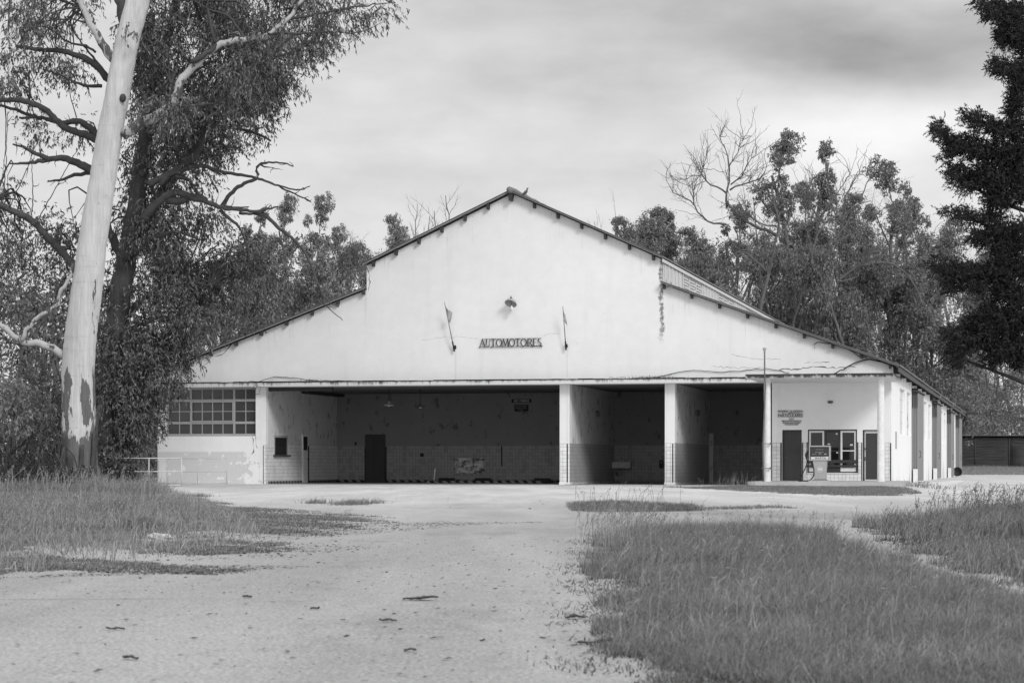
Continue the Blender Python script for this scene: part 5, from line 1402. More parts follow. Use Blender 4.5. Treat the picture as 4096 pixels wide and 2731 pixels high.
put('feather', 2000, 600, 186, 'dark feathery tree over the long side roof', .9)
put('bushy', 2110, 640, 190, 'bushy tree over the far chimneys', 1.0)
put('bushy', 1690, 650, 174, 'bushy tree right behind the clerestory', .9)
put('bushy', 2250, 850, 240, 'bushy tree behind the log shed roof', 1.2)
put('bushy', 2330, 820, 248, 'bushy tree behind the chevron doors of the shed', 1.2)
put('bushy', 2180, 760, 232, 'bushy tree at the far end of the garage', 1.0)
put('feather', 1555, 590, 182, 'dark feathery tree behind the right roof slope', .7)

put('clump', 1455, 500, 186, 'low clumped eucalyptus at the left end of the right hand trees', .8)
put('clump', 1600, 520, 192, 'clumped eucalyptus behind the spreading dead tree', .9)
put('tall', 1690, 470, 194, 'feathery tree behind the spreading dead tree', .9)
put('tall', 1840, 420, 202, 'feathery tree between the two tallest eucalypts', .9)
put('clump', 1960, 450, 205, 'clumped tree left of the tall clumped eucalyptus', .8)
put('tall', 2110, 450, 204, 'feathery tree just right of the tall clumped eucalyptus', .9)
put('tall_thin', 560, 520, 150, 'thin tree half hidden by the dead limbs on the left', .9)
put('tall', 625, 540, 152, 'feathery tree between the narrow dark tree and the left eave', .8)
put('tall', 765, 520, 158, 'feathery tree behind the bare twiggy tree', .7)
put('clump', 850, 560, 170, 'clumped tree touching the left roof step', .7)

# the big dead trees, drawn branch by branch
def bare(name, label, d, base_v, limbs, r, twigs):
    global base
    base = V(base_v[0], base_v[1], d); base[2] = float(gz(base[0], d))
    o = thing(name, label, 'tree', base, 0, 'dead trees beyond the garage')
    mb = MB(); ps = []
    for pts, a, b in limbs:
        ps.append(limb(mb, loc(lst(pts, 2400, 400, .7211, d, .25)), a * r, b * r, 6, .5, .05))
    mb.build('trunk', M['bark_pale'], o)
    tw = MB()
    for q in ps:
        for _ in range(twigs):
            i = rng.integers(len(q) // 4, len(q)); l = rng.uniform(1.0, 3.2)
            d0 = unit(q[min(i + 1, len(q) - 1)] - q[i - 1] + rng.normal(0, .6, 3) + np.array([0, 0, .35]))
            e = resample([q[i], q[i] + d0 * l * .5 + rng.normal(0, .12, 3), q[i] + d0 * l + rng.normal(0, .3, 3)], .3, .04)
            tw.tube(e, np.linspace(.03, .010, len(e)), 3, cap=False)
            for _2 in range(3):
                j = rng.integers(1, len(e)); l2 = rng.uniform(.4, 1.2); d2 = unit(d0 + rng.normal(0, .6, 3) + np.array([0, 0, .2]))
                e2 = np.array([e[j], e[j] + d2 * l2 * .5 + rng.normal(0, .05, 3), e[j] + d2 * l2]); tw.tube(e2, [.014, .011, .007], 3, cap=False)
    tag(tw.build('twigs', M['bark_grey'], o), kind='stuff')
    return o
bare('dead_tree', 'big spreading dead tree left of the tallest eucalyptus', 176, (1740, 1085),
     [([(870, 2200), (880, 1500), (885, 1165), (905, 1080), (935, 980), (950, 890), (975, 790), (992, 700), (985, 630), (960, 560), (955, 480)], 1.7, .5),
      ([(935, 965), (900, 920), (850, 880), (800, 845), (740, 855), (640, 1000)], .7, .2),
      ([(985, 760), (930, 720), (850, 700), (790, 650), (740, 610), (705, 560)], .9, .6),
      ([(705, 600), (700, 540), (715, 440), (715, 350), (700, 290), (665, 205)], .7, .15),
      ([(705, 520), (660, 490), (590, 455), (550, 400), (530, 330)], .5, .15), ([(560, 415), (575, 370), (580, 345)], .3, .12),
      ([(700, 690), (620, 680), (560, 640), (520, 580), (440, 525), (395, 500), (370, 450)], .6, .15), ([(520, 585), (520, 500), (480, 440)], .4, .12),
      ([(720, 500), (760, 480), (830, 460), (900, 420), (925, 370)], .55, .15), ([(725, 470), (790, 410), (830, 340), (865, 300)], .45, .12), ([(715, 370), (760, 290), (795, 220)], .4, .12),
      ([(985, 650), (930, 600), (880, 520), (860, 480)], .5, .2), ([(975, 700), (900, 690), (800, 620), (770, 560)], .5, .2)], .155, 12)
bare('dead_tree', 'leaning pale dead tree in front of the dark feathery trees', 180, (1990, 1085),
     [([(1000, 2200), (1050, 1500), (1080, 1230), (1130, 1050), (1170, 950), (1190, 800), (1250, 680), (1330, 655), (1400, 600), (1500, 560)], 1.5, .25),
      ([(1190, 800), (1230, 640), (1300, 540), (1390, 410)], .7, .15), ([(1250, 690), (1180, 600), (1150, 520), (1180, 440)], .6, .2),
      ([(1060, 2200), (1080, 1500), (1110, 1240), (1200, 1000), (1290, 800), (1420, 600), (1490, 430), (1505, 330)], 1.3, .2), ([(1290, 800), (1400, 740), (1480, 700), (1560, 640)], .5, .15), ([(1240, 690), (1330, 620), (1370, 520), (1440, 410)], .45, .12)], .15, 16)
bare('dead_tree', 'sprawling dead tree with long arms over the side roof', 184, (2230, 1085),
     [([(1420, 2200), (1330, 1500), (1300, 1240), (1330, 1000), (1440, 920), (1560, 870), (1650, 850), (1740, 790), (1840, 750)], 1.2, .25),
      ([(1440, 920), (1540, 900), (1640, 920), (1750, 1040), (1800, 1150), (1880, 1260)], .8, .15), ([(1330, 1010), (1420, 980), (1480, 860), (1550, 830)], .6, .2), ([(1740, 790), (1720, 720), (1660, 660), (1640, 580)], .4, .12)], .15, 16)
bare('pale_trunk_tree', 'forked pale trunk showing under the cypress above the log shed', 212, (2195, 1085),
     [([(2020, 2100), (2030, 1600), (2060, 1420), (2090, 1300), (2100, 1180), (2110, 1050)], 1.7, .8), ([(2040, 1560), (2130, 1400), (2200, 1250), (2260, 1150)], 1.2, .6), ([(2050, 1500), (2110, 1380), (2150, 1200)], 1.0, .5)], .19, 8)

# ------------------------------------------------------------------ far woods as one mass
def mass(name, outline, n, d0, d1, per, crad, ll, lw, m, stems, label=None):
    q = sample_poly(outline, n); d = rng.uniform(d0, d1, n)
    C = np.array([V(a, b, dd) for (a, b), dd in zip(q, d)]); g = gz(C[:, 0], C[:, 1]); C[:, 2] = np.maximum(C[:, 2], g + .4)
    o = bpy.data.objects.new(name, None); COL.objects.link(o); tag(o, label, 'woods', None, 'stuff')
    fast_mesh('foliage', clusters(C, crad * rng.uniform(.6, 1.4, n), per, ll, lw, .55, .8), 4, m, o)
    mb = MB(); lo = np.asarray(outline)[:, 0]
    for _ in range(max(stems, 1)):
        i = rng.integers(n); c = C[i]; h = c[2] - g[i]
        b = np.array([c[0] + rng.normal(0, .12 * h), c[1], g[i]])
        mb.tube(resample([b, (b + c) / 2 + rng.normal(0, .3, 3), c], 1.2, .06), np.linspace(.10 + .005 * h, .03, max(3, int(np.linalg.norm(c - b) / 1.2) + 1))[:len(resample([b, c, c + .01], 1.2))] if False else .05 + .004 * h, 4, cap=False)
    mb.build('stems', M['bark_grey'], o)
    return o
mass('far_woods', [(-260, 1120), (-260, 560), (60, 600), (200, 640), (330, 680), (450, 640), (540, 570), (640, 545), (740, 560), (840, 580), (860, 1110)], 900, 128, 175, 52, 1.25, .36, .13, M['leaf_far_dark'], 90, 'dark wood behind the trees left of the garage')
mass('far_woods', [(-260, 1100), (-260, 560), (-100, 600), (0, 640), (80, 650), (180, 690), (260, 740), (360, 780), (380, 1100)], 380, 100, 126, 60, 1.05, .30, .11, M['leaf_dark'], 60, 'dark undergrowth and trees left of the pale eucalyptus')
mass('far_woods', [(1400, 1060), (1425, 545), (1480, 520), (1540, 525), (1620, 580), (1700, 545), (1800, 500), (1900, 500), (1980, 540), (2060, 500), (2150, 545), (2150, 1060)], 1350, 190, 250, 46, 1.5, .36, .13, M['leaf_far'], 120, 'grey green wood behind the right side of the garage')
mass('far_woods', [(2140, 1070), (2140, 560), (2240, 590), (2340, 610), (2560, 560), (2700, 700), (2700, 1070)], 700, 212, 262, 46, 1.5, .36, .13, M['leaf_far'], 60, 'grey wood behind the cypress and the log shed')
mass('far_woods', [(2120, 1040), (2140, 880), (2200, 830), (2300, 860), (2420, 820), (2600, 860), (2600, 1040)], 420, 208, 226, 50, 1.0, .30, .11, M['leaf_far'], 0, 'dense bushes behind the log shed')

# ------------------------------------------------------------------ shrubs at the left
def shrub(label, outline, n, d, dz, m, ll=.15, lw=.05, droop=.5):
    q = fill(outline, n, d - dz, d + dz); q[:, 2] = np.maximum(q[:, 2], .15)
    c = q.mean(0); c[2] = 0
    o = thing('shrub', label, 'shrub', c, 0, 'shrubs left of the garage')
    fast_mesh('foliage', sprigs(q - c, .5, 12, 11, ll, lw, droop, .4)[0], 4, M[m], o)
    mb = MB()
    for k in range(7): mb.tube(resample([np.array([rng.normal(0, .2), rng.normal(0, .2), 0]), rng.normal(0, .4, 3) + [0, 0, .8], q[rng.integers(len(q))] - c], .3, .03), .03, 5)
    mb.build('stems', M['bark_dead'], o)
shrub('pale leafy shrub at the left edge of the photo', [(-60, 1010), (-60, 880), (20, 865), (90, 900), (110, 950), (90, 1000), (30, 1020)], 46, 80, 1.2, 'leaf_pale', .17, .05, .6)
shrub('dark shrub low behind the pale leafy shrub', [(-60, 1100), (-60, 1000), (60, 1010), (140, 980), (150, 1090)], 55, 92, 2, 'leaf_dark')
shrub('dark shrub filling the gap left of the pale trunk', [(60, 1000), (80, 860), (150, 840), (150, 1000)], 50, 94, 2, 'leaf_dark')
shrub('pale fine shrub behind the railing beside the end wall', [(290, 1085), (300, 1020), (355, 1000), (365, 1090)], 16, 100, 1.2, 'leaf_pale', .12, .04, .2)
shrub('broad leafed sapling at the foot of the dark trunk', [(222, 1105), (225, 1050), (262, 1038), (290, 1060), (285, 1100)], 8, 79.5, .4, 'leaf_dark', .2, .11, .3)
shrub('low scrub at the foot of the pale trunk', [(128, 1122), (135, 1098), (175, 1090), (235, 1098), (240, 1122)], 16, 75.4, .5, 'leaf_dark', .13, .06, .3)
shrub('dark shrub behind the dark tree trunk', [(250, 1080), (240, 960), (330, 960), (350, 1020), (340, 1080)], 40, 104, 2, 'leaf_dark')

# ------------------------------------------------------------------ the cypress on the right
TC = 30.0
base = np.array([8.4, 30.5, 0.0])
CY = thing('cypress_tree', 'near black cypress reaching in from the right edge', 'tree', base)
mb = MB(); nodes = []
limb(mb, [(0, 0, -.1), (0, 0, 3), (.05, 0, 7), (0, 0, 12)], .32, .05, 12, .3, .01, nodes)
ell = [(3925, 10, 30, 26), (3975, 40, 55, 50), (4040, 60, 70, 70), (4020, 130, 50, 50), (4070, 150, 50, 60), (4010, 150, 30, 40),
       (3975, 262, 26, 26), (4020, 275, 50, 40), (4080, 280, 40, 50), (4085, 205, 20, 30), (4060, 380, 45, 60), (4090, 330, 40, 40), (4050, 440, 40, 40),
       (3853, 460, 20, 16), (3890, 478, 30, 22), (3900, 500, 22, 30), (3945, 500, 35, 26), (3900, 445, 8, 18), (3990, 520, 45, 45), (4060, 520, 50, 55),
       (3738, 520, 20, 24), (3752, 500, 14, 20), (3765, 545, 26, 26), (3800, 570, 42, 38), (3850, 585, 45, 45), (3905, 600, 45, 50), (3960, 610, 50, 55), (4030, 620, 60, 60), (4080, 600, 40, 60),
       (3785, 625, 25, 25), (3820, 690, 40, 40), (3870, 720, 40, 40), (3930, 700, 45, 60), (4000, 720, 60, 60), (4070, 720, 45, 70), (3815, 730, 22, 14), (3860, 755, 25, 12), (3960, 790, 30, 60), (4000, 800, 40, 45), (4070, 790, 30, 30),
       (3775, 838, 20, 12), (3815, 855, 25, 25), (3850, 850, 20, 15), (3880, 870, 35, 25), (3940, 865, 35, 22), (3985, 870, 30, 22),
       (3890, 950, 28, 30), (3930, 945, 40, 35), (3990, 930, 50, 50), (4060, 930, 50, 60), (4040, 990, 60, 40), (3985, 1020, 40, 30),
       (3735, 1060, 14, 30), (3760, 1080, 28, 30), (3800, 1090, 40, 45), (3800, 1150, 30, 28), (3850, 1080, 40, 35), (3900, 1100, 45, 35), (3870, 1140, 25, 25), (3920, 1160, 22, 30),
       (3960, 1080, 45, 45), (4020, 1080, 60, 50), (4080, 1080, 40, 60), (4000, 1160, 45, 50), (4060, 1180, 50, 60), (3950, 1230, 40, 30),
       (3790, 1330, 26, 30), (3830, 1340, 40, 40), (3880, 1300, 45, 45), (3940, 1290, 60, 60), (4010, 1290, 70, 70), (4070, 1270, 50, 80), (3890, 1370, 40, 35), (3960, 1370, 55, 50), (4040, 1380, 60, 60), (4080, 1400, 40, 50),
       (3815, 1420, 22, 30), (3845, 1410, 22, 22), (3815, 1465, 16, 20), (3945, 1450, 15, 30), (3985, 1430, 30, 35), (4070, 1455, 30, 30)]
rng2 = np.random.default_rng(5)
allc = []
for (cx, cy, rx, ry) in ell:
    n_ = max(5, int(rx * ry / 35))
    t_ = rng2.uniform(0, 2 * pi, n_); r_ = rng2.random(n_) ** .5
    for a, b in zip(t_, r_):
        allc.append(W(cx + 14 + .78 * rx * b * cos(a), cy + .70 * ry * b * sin(a), TC + rng2.normal(0, .2) + (cx - 4000) * .0015))
# the rest of the tree, outside the photograph
for _ in range(900):
    h = rng2.uniform(1.6, 12.5); a = rng2.uniform(0, 2 * pi); rad_ = (1 - h / 14) * 2.6 * rng2.random() ** .6
    q = base + np.array([rad_ * cos(a), rad_ * sin(a), h])
    if (q[0] / q[1]) > .2330: allc.append(q)
C = np.array(allc) - base
def sprays(C, nsp, per, slen, l0, wd):
    """feathery shoots: needles set along short axes that point outwards"""
    k = len(C); idx = np.repeat(np.arange(k), nsp); n = len(idx)
    out = unit(C * [1, 1, 0.0])[idx]
    ax = unit(rng.normal(size=(n, 3)) * .75 + out * .7 + np.array([0, 0, .05])); st = C[idx] + rng.normal(0, .045, (n, 3))
    i2 = np.repeat(np.arange(n), per); m = len(i2); s = rng.random(m)
    L_s = slen * rng.uniform(.5, 1.3, n)[i2]
    P = st[i2] + ax[i2] * (s * L_s)[:, None] - np.array([0, 0, .25]) * (s ** 2 * L_s)[:, None]
    Ax = unit(ax[i2] + rng.normal(size=(m, 3)) * .55 * (1.15 - s)[:, None])
    return leaf_quads(P, Ax, l0 * rng.uniform(.6, 1.3, m) * (1.15 - .6 * s), wd * rng.uniform(.7, 1.3, m))
q = sprays(C, 4, 16, .125, .05, .011)
fast_mesh('crown', q, 4, M['needle'], CY)
for (cx, cy) in ((3745, 530), (3860, 470), (3975, 265), (3780, 840), (3745, 1075), (3800, 1340), (3900, 950), (3850, 590), (3850, 740), (3960, 40), (3880, 1100), (3830, 1430), (3960, 1230)):
    e = W(cx, cy, TC) - base; h = e[2] - .25 * abs(e[0]); limb(mb, [(0, 0, max(.8, h)), (e[0] * .5, e[1] * .5, (h + e[2]) / 2 - .1), e], .06, .012, 6, .25, .015, nodes)
sel = C[rng.random(len(C)) < .25]
twig_tubes(mb, sel, nodes, .008, 3, .02, 1.6)
mb.build('trunk', M['bark_dark'], CY)

# ------------------------------------------------------------------ grass
def blades(P, h, wd, lean=.35, wind=(.15, .05)):
    """tapering bent blades: two quads each"""
    n = len(P)
    a = rng.uniform(0, 2 * pi, n); d = np.stack([np.cos(a), np.sin(a), 0 * a], 1) * (rng.random(n) * lean)[:, None] + np.array([wind[0], wind[1], 0])
    b = rng.uniform(0, 2 * pi, n); s = np.stack([np.cos(b), np.sin(b) * .4, 0 * b], 1) * (wd / 2)[:, None]
    H = h[:, None]; up = np.array([0, 0, 1.0])
    m = P + d * H * .35 + up * H * .55; t = P + d * H * 1.15 + up * H * np.maximum(1 - .25 * (d ** 2).sum(1), .22)[:, None]
    q1 = np.stack([P - s, P + s, m + s * .75, m - s * .75], 1)
    q2 = np.stack([m - s * .75, m + s * .75, t + s * .12, t - s * .12], 1)
    return np.concatenate([q1, q2], 1).reshape(-1, 4, 3)
def edge_dist(poly, q):
    """distance of each root from the outline the grass grows in"""
    poly = EDGE if EDGE is not None else poly
    P = np.asarray(poly, float); r = np.full(len(q), 1e9)
    for i in range(len(P)):
        a, b = P[i], P[(i + 1) % len(P)]; ab = b - a
        t_ = np.clip(((q - a) @ ab) / (ab @ ab + 1e-9), 0, 1); r = np.minimum(r, np.linalg.norm(q - a - t_[:, None] * ab, axis=1))
    return r
EDGE = None
def region(poly, dens, h, wd, edge=.0, clump=.6, scale=1.2, **kw):
    """random blade roots in a ground outline; dens falls with distance so near blades are fine and far ones coarser"""
    poly = np.asarray(poly, float)
    area = .5 * abs(np.dot(poly[:, 0], np.roll(poly[:, 1], 1)) - np.dot(poly[:, 1], np.roll(poly[:, 0], 1)))
    n = int(area * dens); q = sample_poly(poly, n)
    ph = np.array([1.7, 4.1, 2.9])
    f = np.sin(q[:, 0] * 2.1 / scale + ph[0]) * np.sin(q[:, 1] * 1.3 / scale + ph[1]) + .6 * np.sin(q[:, 0] * 5.3 / scale + q[:, 1] * 2.7 / scale) + .5 * np.sin(q[:, 1] * 4.4 / scale - q[:, 0] * 3.1 / scale)
    f = (f + 2) / 4
    e = edge_dist(poly, q)
    wv_ = np.sin(q[:, 0] * 3.7 + q[:, 1] * 1.9) + np.sin(q[:, 0] * 7.9 - q[:, 1] * 4.3 + 1) * .7 + np.sin(q[:, 1] * 1.1 + 2) * .8 + np.sin(q[:, 0] * 17.3 + q[:, 1] * 6.1) * .5 + np.sin(q[:, 0] * 11.7 - q[:, 1] * 9.3) * .5 + rng.normal(0, .5, n)
    e = e + (wv_ - .6) * edge * .45
    soft = np.clip(e / max(edge, 1e-3), 0, 1) if edge else np.ones(n)
    keep = (e > 0) & (rng.random(n) < (.2 + .8 * soft) * ((1 - clump) + clump * np.clip(f * 1.5, 0, 1)))
    q, f, soft = q[keep], f[keep], soft[keep]
    P = np.stack([q[:, 0], q[:, 1], gz(q[:, 0], q[:, 1])], 1)
    hh = h * rng.uniform(.45, 1.25, len(q)) * (.55 + .75 * f) * (.35 + .65 * soft)
    return blades(P, hh, wd * rng.uniform(.6, 1.3, len(q)), **kw)
def stalks(poly, n, h, r, head):
    q = sample_poly(poly, n); out = []
    for x, y in q:
        P = np.array([x, y, float(gz(x, y))]); hh = h * rng.uniform(.6, 1.25); l = rng.normal(0, .22, 2)
        a = P; b = P + np.array([l[0] * hh * .3, l[1] * hh * .3, hh * .6]); c = P + np.array([l[0] * hh + .05, l[1] * hh, hh])
        s = np.array([r, 0, 0])
        out += [[a - s, a + s, b + s, b - s], [b - s, b + s, c + s * .5, c - s * .5]]
        for k in range(head):
            t_ = rng.uniform(.72, 1.0); m = b + (c - b) * ((t_ - .6) / .4)
            d = unit(rng.normal(size=3) * .6 + unit(c - b)) * .05 * rng.uniform(.5, 1.2); sd = unit(np.cross(d, rng.normal(size=3))) * r * 1.6
            out.append([m, m + d * .5 + sd, m + d, m + d * .5 - sd])
    return np.array(out)
nearA = [(.28, 7.4), (.34, 9.5), (.44, 12), (.52, 14), (.52, 16.5), (.64, 19), (.80, 22), (.98, 24.8), (1.5, 25.6), (2.4, 25.6), (3.6, 25.3), (3.38, 22), (3.2, 18.6), (3.2, 15), (3.22, 12.7), (3.25, 7.4)]
farB = [(4.4, 28.5), (4.1, 26), (3.72, 22), (3.42, 19), (3.30, 16.5), (3.26, 14), (3.3, 11), (5, 11), (9.5, 18), (14, 30), (13, 38), (8.2, 36.5), (6.2, 33), (5.2, 30)]
midC = [(1.05, 37.5), (1.0, 41), (1.1, 45), (2.2, 44), (3.4, 41), (3.6, 38.6), (2.4, 36.8)]
midD = [(3.4, 41), (5.2, 42.5), (5.4, 40.5), (3.6, 39)]
plinE = [(5.4, 79), (7.0, 66), (8.0, 58.5), (9.0, 56.5), (10.2, 57), (11.6, 62), (13.2, 72), (14.2, 79.2), (9, 80.2)]
leftF = [(-24, 14.5), (-3.7, 15.4), (-3.2, 17.5), (-2.75, 20.5), (-2.7, 24), (-3.2, 28), (-4.2, 34), (-5.6, 42), (-7.0, 50), (-9.5, 62), (-11.4, 72), (-12.5, 80), (-16, 92), (-30, 95), (-45, 95)]
lowG = [(-3.2, 22.5), (-2.3, 22.2), (-1.7, 26), (-2.4, 27.5), (-2.6, 33), (-2.9, 38), (-4.4, 45), (-5.4, 50.5), (-7.4, 50), (-5.6, 42), (-4.2, 34), (-3.2, 28)]
shedH = [(34, 172), (36, 190), (40, 199), (60, 199), (70, 172)]
for nm, poly, m in (('grass_soil', leftF, 'soil'), ('grass_soil', shedH, 'soil_dry')):
    pc = np.asarray(poly); c = pc.mean(0)
    sheet(nm, c + (pc - c) * .87, {'near': .004, 'far': .008}.get('far' if poly is farB else 'near'), M[m], .3 if poly is nearA else .7, .04 if poly is nearA else .2)
Y1 = lambda poly, a, b: [(x, y) for x, y in poly]
def band(poly, y0, y1):
    """the part of an outline between two distances"""
    ys = np.linspace(y0, y1, 12); P = np.asarray(poly, float); out_l = []; out_r = []
    for y in ys:
        xs = []
        for i in range(len(P)):
            a, b = P[i], P[(i + 1) % len(P)]
            if (a[1] - y) * (b[1] - y) < 0: xs.append(a[0] + (b[0] - a[0]) * (y - a[1]) / (b[1] - a[1]))
        if len(xs) >= 2: out_l.append((min(xs), y)); out_r.append((max(xs), y))
    return out_l + out_r[::-1]
EDGE = nearA
g1 = [region(band(nearA, 7.45, 11), 7000, .085, .0030, lean=1.5, clump=.5, scale=.6, edge=.25), region(band(nearA, 11, 16), 5000, .13, .0036, lean=1.3, clump=.5, scale=.7, edge=.4), region(band(nearA, 16, 25.5), 3300, .19, .0046, lean=1.1, clump=.5, scale=.8, edge=.55)]
o = fast_mesh('near_grass', np.concatenate(g1), 4, M['grass']); tag(o, 'tall dry grass filling the near right corner', 'grass', None, 'stuff')
g2 = [stalks(band(nearA, 9, 25.5), 420, .27, .0016, 8), stalks([(.55, 20.5), (.95, 24.5), (1.6, 25.2), (1.6, 22), (.9, 19)], 170, .36, .0018, 7), region(nearA, 900, .15, .0036, lean=1.6, edge=.5)]
thatch = region(nearA, 2600, .035, .007, lean=2.2, clump=.3, edge=.2)
o = fast_mesh('grass_stalks', np.concatenate(g2), 4, M['grass_pale']); tag(o, 'pale seed stalks standing in the near grass', 'grass', None, 'stuff')
EDGE = farB
g3 = [region(band(farB, 11.2, 22), 2000, .17, .006, lean=1.2, clump=.6, edge=.5), region(band(farB, 22, 36), 1200, .25, .009, lean=1.0, clump=.6, edge=1.2), stalks([(5.2, 29), (6.6, 33), (8.5, 35.5), (8, 30)], 260, .42, .003, 9), stalks(band(farB, 14, 30), 260, .3, .002, 8)]
o = fast_mesh('right_grass', np.concatenate(g3), 4, M['grass']); tag(o, 'tall grass beside the footpath at the right', 'grass', None, 'stuff')
EDGE = None
g4 = [region(midC, 1500, .13, .008, lean=1.2, clump=.7, edge=.3), region(midD, 500, .06, .009, lean=1.3, clump=.8, edge=.25), region(plinE, 900, .075, .014, lean=1.5, clump=.8, scale=2.0, edge=1.2), stalks(midC, 30, .4, .003, 4)]
o = fast_mesh('yard_grass', np.concatenate(g4), 4, M['grass']); tag(o, 'low grass patches in the yard before the garage', 'grass', None, 'stuff')
EDGE = leftF
kw = dict(clump=.88)
g5 = [region(band(leftF, 15.6, 24), 1000, .055, .006, lean=1.6, scale=.9, edge=1.6, **kw), region(band(leftF, 24, 40), 560, .06, .009, lean=1.5, scale=1.4, edge=2.6, **kw), region(band(leftF, 40, 60), 320, .085, .013, lean=1.3, scale=2.0, edge=3.5, **kw), region(band(leftF, 60, 92), 160, .21, .018, lean=1.0, scale=2.6, edge=2.5, **kw)]
EDGE = None
g6 = [stalks([(-14, 42), (-7.6, 46), (-9.5, 60), (-12.5, 74), (-20, 76), (-22, 60)], 380, .62, .005, 9), stalks([(-6, 24), (-3.4, 25), (-4.6, 34), (-8, 36)], 160, .30, .003, 8), region(band(leftF, 15.6, 60), 90, .16, .010, lean=1.4, clump=.8)]
Q = lambda pts: [G_(x * 1.0204, 1880 + y * 1.0204) for x, y in pts]
verge = [(Q([(380, 92), (560, 84), (700, 98), (950, 138), (1240, 160), (1480, 182), (1640, 194), (1540, 212), (1380, 226), (1560, 250), (1300, 262), (1000, 262), (860, 270), (640, 276), (480, 230), (400, 150)]), 560, .045, .8),
         (Q([(640, 280), (860, 272), (1000, 283), (1180, 280), (1100, 300), (1330, 320), (1000, 332), (700, 340), (420, 326), (500, 300)]), 1200, .030, .25),
         (Q([(-60, 340), (200, 330), (400, 352), (560, 350), (700, 372), (900, 382), (1030, 395), (880, 412), (600, 408), (420, 402), (250, 392), (60, 405), (0, 440), (-120, 440)]), 2100, .028, .22)]
lowG = verge[0][0]
g8 = []
for k_, (pl, de_, h_, e_) in enumerate(verge):
    g5.append(region(pl, de_ * .8, h_, .008, lean=2.0, clump=.92, scale=.6, edge=e_)); g8.append(region(pl, de_ * .9, h_ * .6, .012, lean=2.4, clump=.92, scale=.6, edge=e_))
    g6.append(region(pl, de_ * .22, h_ * 1.3, .006, lean=1.8, clump=.8, scale=.7, edge=e_))
for tx, ty in ((1240, 130), (1390, 134), (1350, 136), (780, 104), (1450, 130)):
    x0, y0 = G_(tx * 1.0204, 1880 + ty * 1.0204); n_ = 260
    q = np.stack([rng.normal(x0, .16, n_), rng.normal(y0, .35, n_), np.zeros(n_)], 1); g5.append(blades(q, .12 * rng.uniform(.3, 1.2, n_), np.full(n_, .010), 1.4))

o = fast_mesh('left_grass', np.concatenate(g5), 4, M['grass']); tag(o, 'tufted grass round the foot of the big trees', 'grass', None, 'stuff')
# a few dense arching tussocks
for (tx, ty, tr, th_) in ((-9.3, 55, .9, .5), (-6.6, 36, .5, .3), (-12.6, 66, .8, .5), (-4.6, 27, .35, .22), (-10.8, 60, .6, .4)):
    n_ = 700; q = np.stack([rng.normal(tx, tr * .35, n_), rng.normal(ty, tr * .6, n_), np.zeros(n_)], 1); g6.append(blades(q, th_ * rng.uniform(.6, 1.3, n_), np.full(n_, .012), 1.6))
o = fast_mesh('grass_stalks', np.concatenate(g6), 4, M['grass_pale']); tag(o, 'pale seed stalks and thin turf at the left verge', 'grass', None, 'stuff')
g7 = region(shedH, 60, .30, .03, lean=.7, clump=.4, scale=4)
o = fast_mesh('shed_grass', g7, 4, M['grass_pale']); tag(o, 'mown grass strip before the log shed', 'grass', None, 'stuff')
# weeds at the plinth and pillars
wd = []
for x0, y0, n_, h in ((B(9.9, -4.6)[0], B(9.9, -4.6)[1], 60, .5), (B(8.6, -1)[0], B(8.6, -1)[1], 25, .3), (B(16.3, -1.5)[0], B(16.3, -1.5)[1], 160, .25), (B(16.8, 1)[0], B(16.8, 1)[1], 120, .2), (B(2.9, -.6)[0], B(2.9, -.6)[1], 120, .05)):
    q = np.stack([rng.normal(x0, .45, n_), rng.normal(y0, .5, n_), np.zeros(n_)], 1); q[:, 2] = gz(q[:, 0], q[:, 1]); wd.append(blades(q, h * rng.uniform(.5, 1.3, n_), np.full(n_, .016), .9))
o = fast_mesh('weeds', np.concatenate(wd), 4, M['grass']); tag(o, 'dark weeds growing against the forecourt plinth', 'weeds', None, 'stuff')
# roof-edge weeds
q = B(6.0, -.3, 4.26) + np.stack([rng.normal(0, .7, 300), rng.normal(0, .05, 300), np.zeros(300)], 1)
q2 = B(-8.5, -.3, 4.26) + np.stack([rng.normal(0, .25, 120), rng.normal(0, .05, 120), np.zeros(120)], 1)
o = fast_mesh('moss_tufts', blades(np.r_[q, q2], rng.uniform(.03, .16, 420), np.full(420, .012), 1.2), 4, M['litter']); tag(o, 'dry tufts rooted on top of the fascia', 'weeds', None, 'stuff')
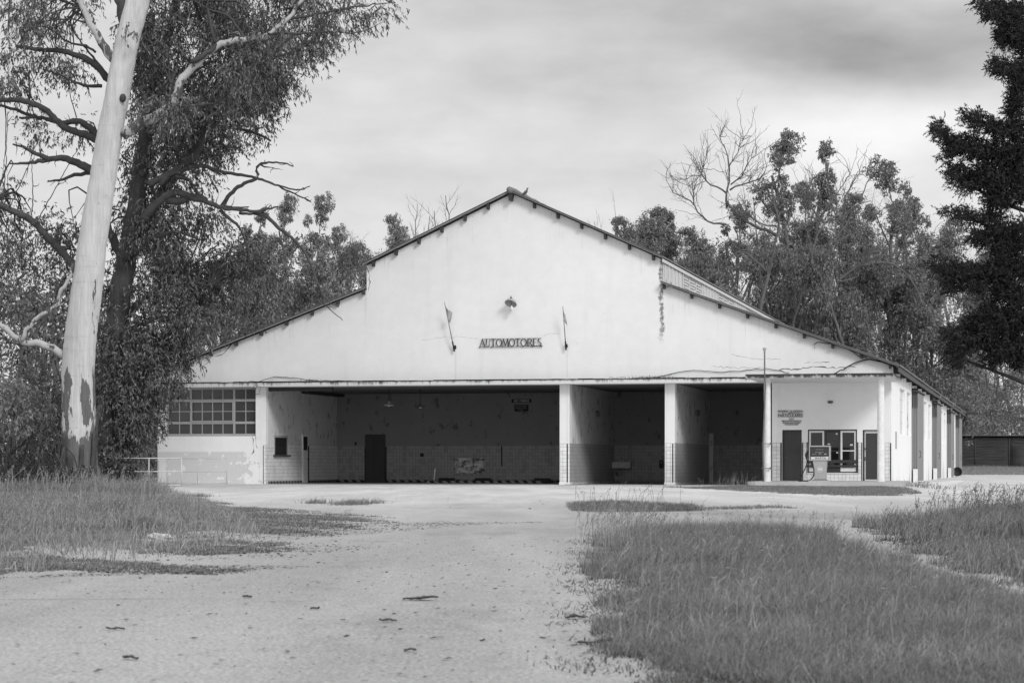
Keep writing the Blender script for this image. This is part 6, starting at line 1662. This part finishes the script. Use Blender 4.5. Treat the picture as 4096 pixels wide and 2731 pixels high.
# ------------------------------------------------------------------ litter
def litter(n, polys, size):
    out = []
    for poly, k in polys:
        q = sample_poly(poly, k); z = gz(q[:, 0], q[:, 1]) + .006
        a = rng.normal(0, 1.2, k); el_ = rng.uniform(0, .15, k)
        Ax = np.stack([np.cos(a) * np.cos(el_), np.sin(a) * np.cos(el_), np.sin(el_)], 1)
        P = np.stack([q[:, 0], q[:, 1], z], 1); l = np.minimum(size * rng.lognormal(0, .5, k), size * 2.4); w_ = l * rng.uniform(.08, .3, k)
        sd = np.stack([-np.sin(a), np.cos(a), .25 * rng.normal(size=k)], 1) * w_[:, None]
        out.append(np.stack([P - sd * .5, P + Ax * l[:, None] * .5 - sd, P + Ax * l[:, None], P + Ax * l[:, None] * .5 + sd], 1))
    return np.concatenate(out)
edge = [(.05, 8.5), (.2, 12), (.25, 14.5), (.2, 16), (.55, 20), (.75, 19), (.55, 14), (.5, 8.5)]
lt = litter(0, [([(-4.5, 7.6), (.3, 7.6), (.6, 24), (-2.0, 24), (-3, 18)], 1900), (edge, 350), ([(-3.6, 15.4), (-2.6, 17.5), (-1.5, 17.2), (-2.3, 16.2)], 1500),
                ([(-3.1, 18), (-2.2, 22), (-1.2, 21.5), (-1.9, 18.9)], 900), ([(-2.9, 22), (-1.7, 25), (-.4, 29.5), (-.6, 31), (-2.3, 30), (-2.9, 40)], 3800), ([(-1.8, 28.5), (.4, 30.2), (.4, 30.8), (-1.6, 30)], 700),
                ([(-6, 44), (-2, 40), (6, 44), (10, 60), (-6, 60)], 1300), ([(-9, 70), (9, 70), (9, 86), (-9, 88)], 900)], .021)
o = fast_mesh('leaf_litter', lt, 4, M['litter']); tag(o, 'dark twigs and dry leaves strewn over the gravel', 'litter', None, 'stuff')
ed = resample([(x, y, 0) for x, y in nearA[:8]], .05)
k_ = 2600; q = ed[rng.integers(len(ed), size=k_)]; q = q + np.stack([rng.normal(.0, .13, k_) , rng.normal(0, .25, k_), np.zeros(k_)], 1)
q = q[(np.sin(q[:, 1] * 2.3) + np.sin(q[:, 1] * 5.1 + 1) * .7 + rng.normal(0, .4, len(q))) > -.1]
dk = blades(q, rng.uniform(.008, .035, len(q)), np.full(len(q), .006), 3.0)
EDGE = None
dk = np.concatenate([dk, thatch, region(farB, 700, .05, .009, lean=2.0, clump=.3, edge=.3)] + g8)
o = fast_mesh('dead_thatch', dk, 4, M['litter']); tag(o, 'dark dead thatch along the edges of the grass on both sides of the gravel', 'litter', None, 'stuff')
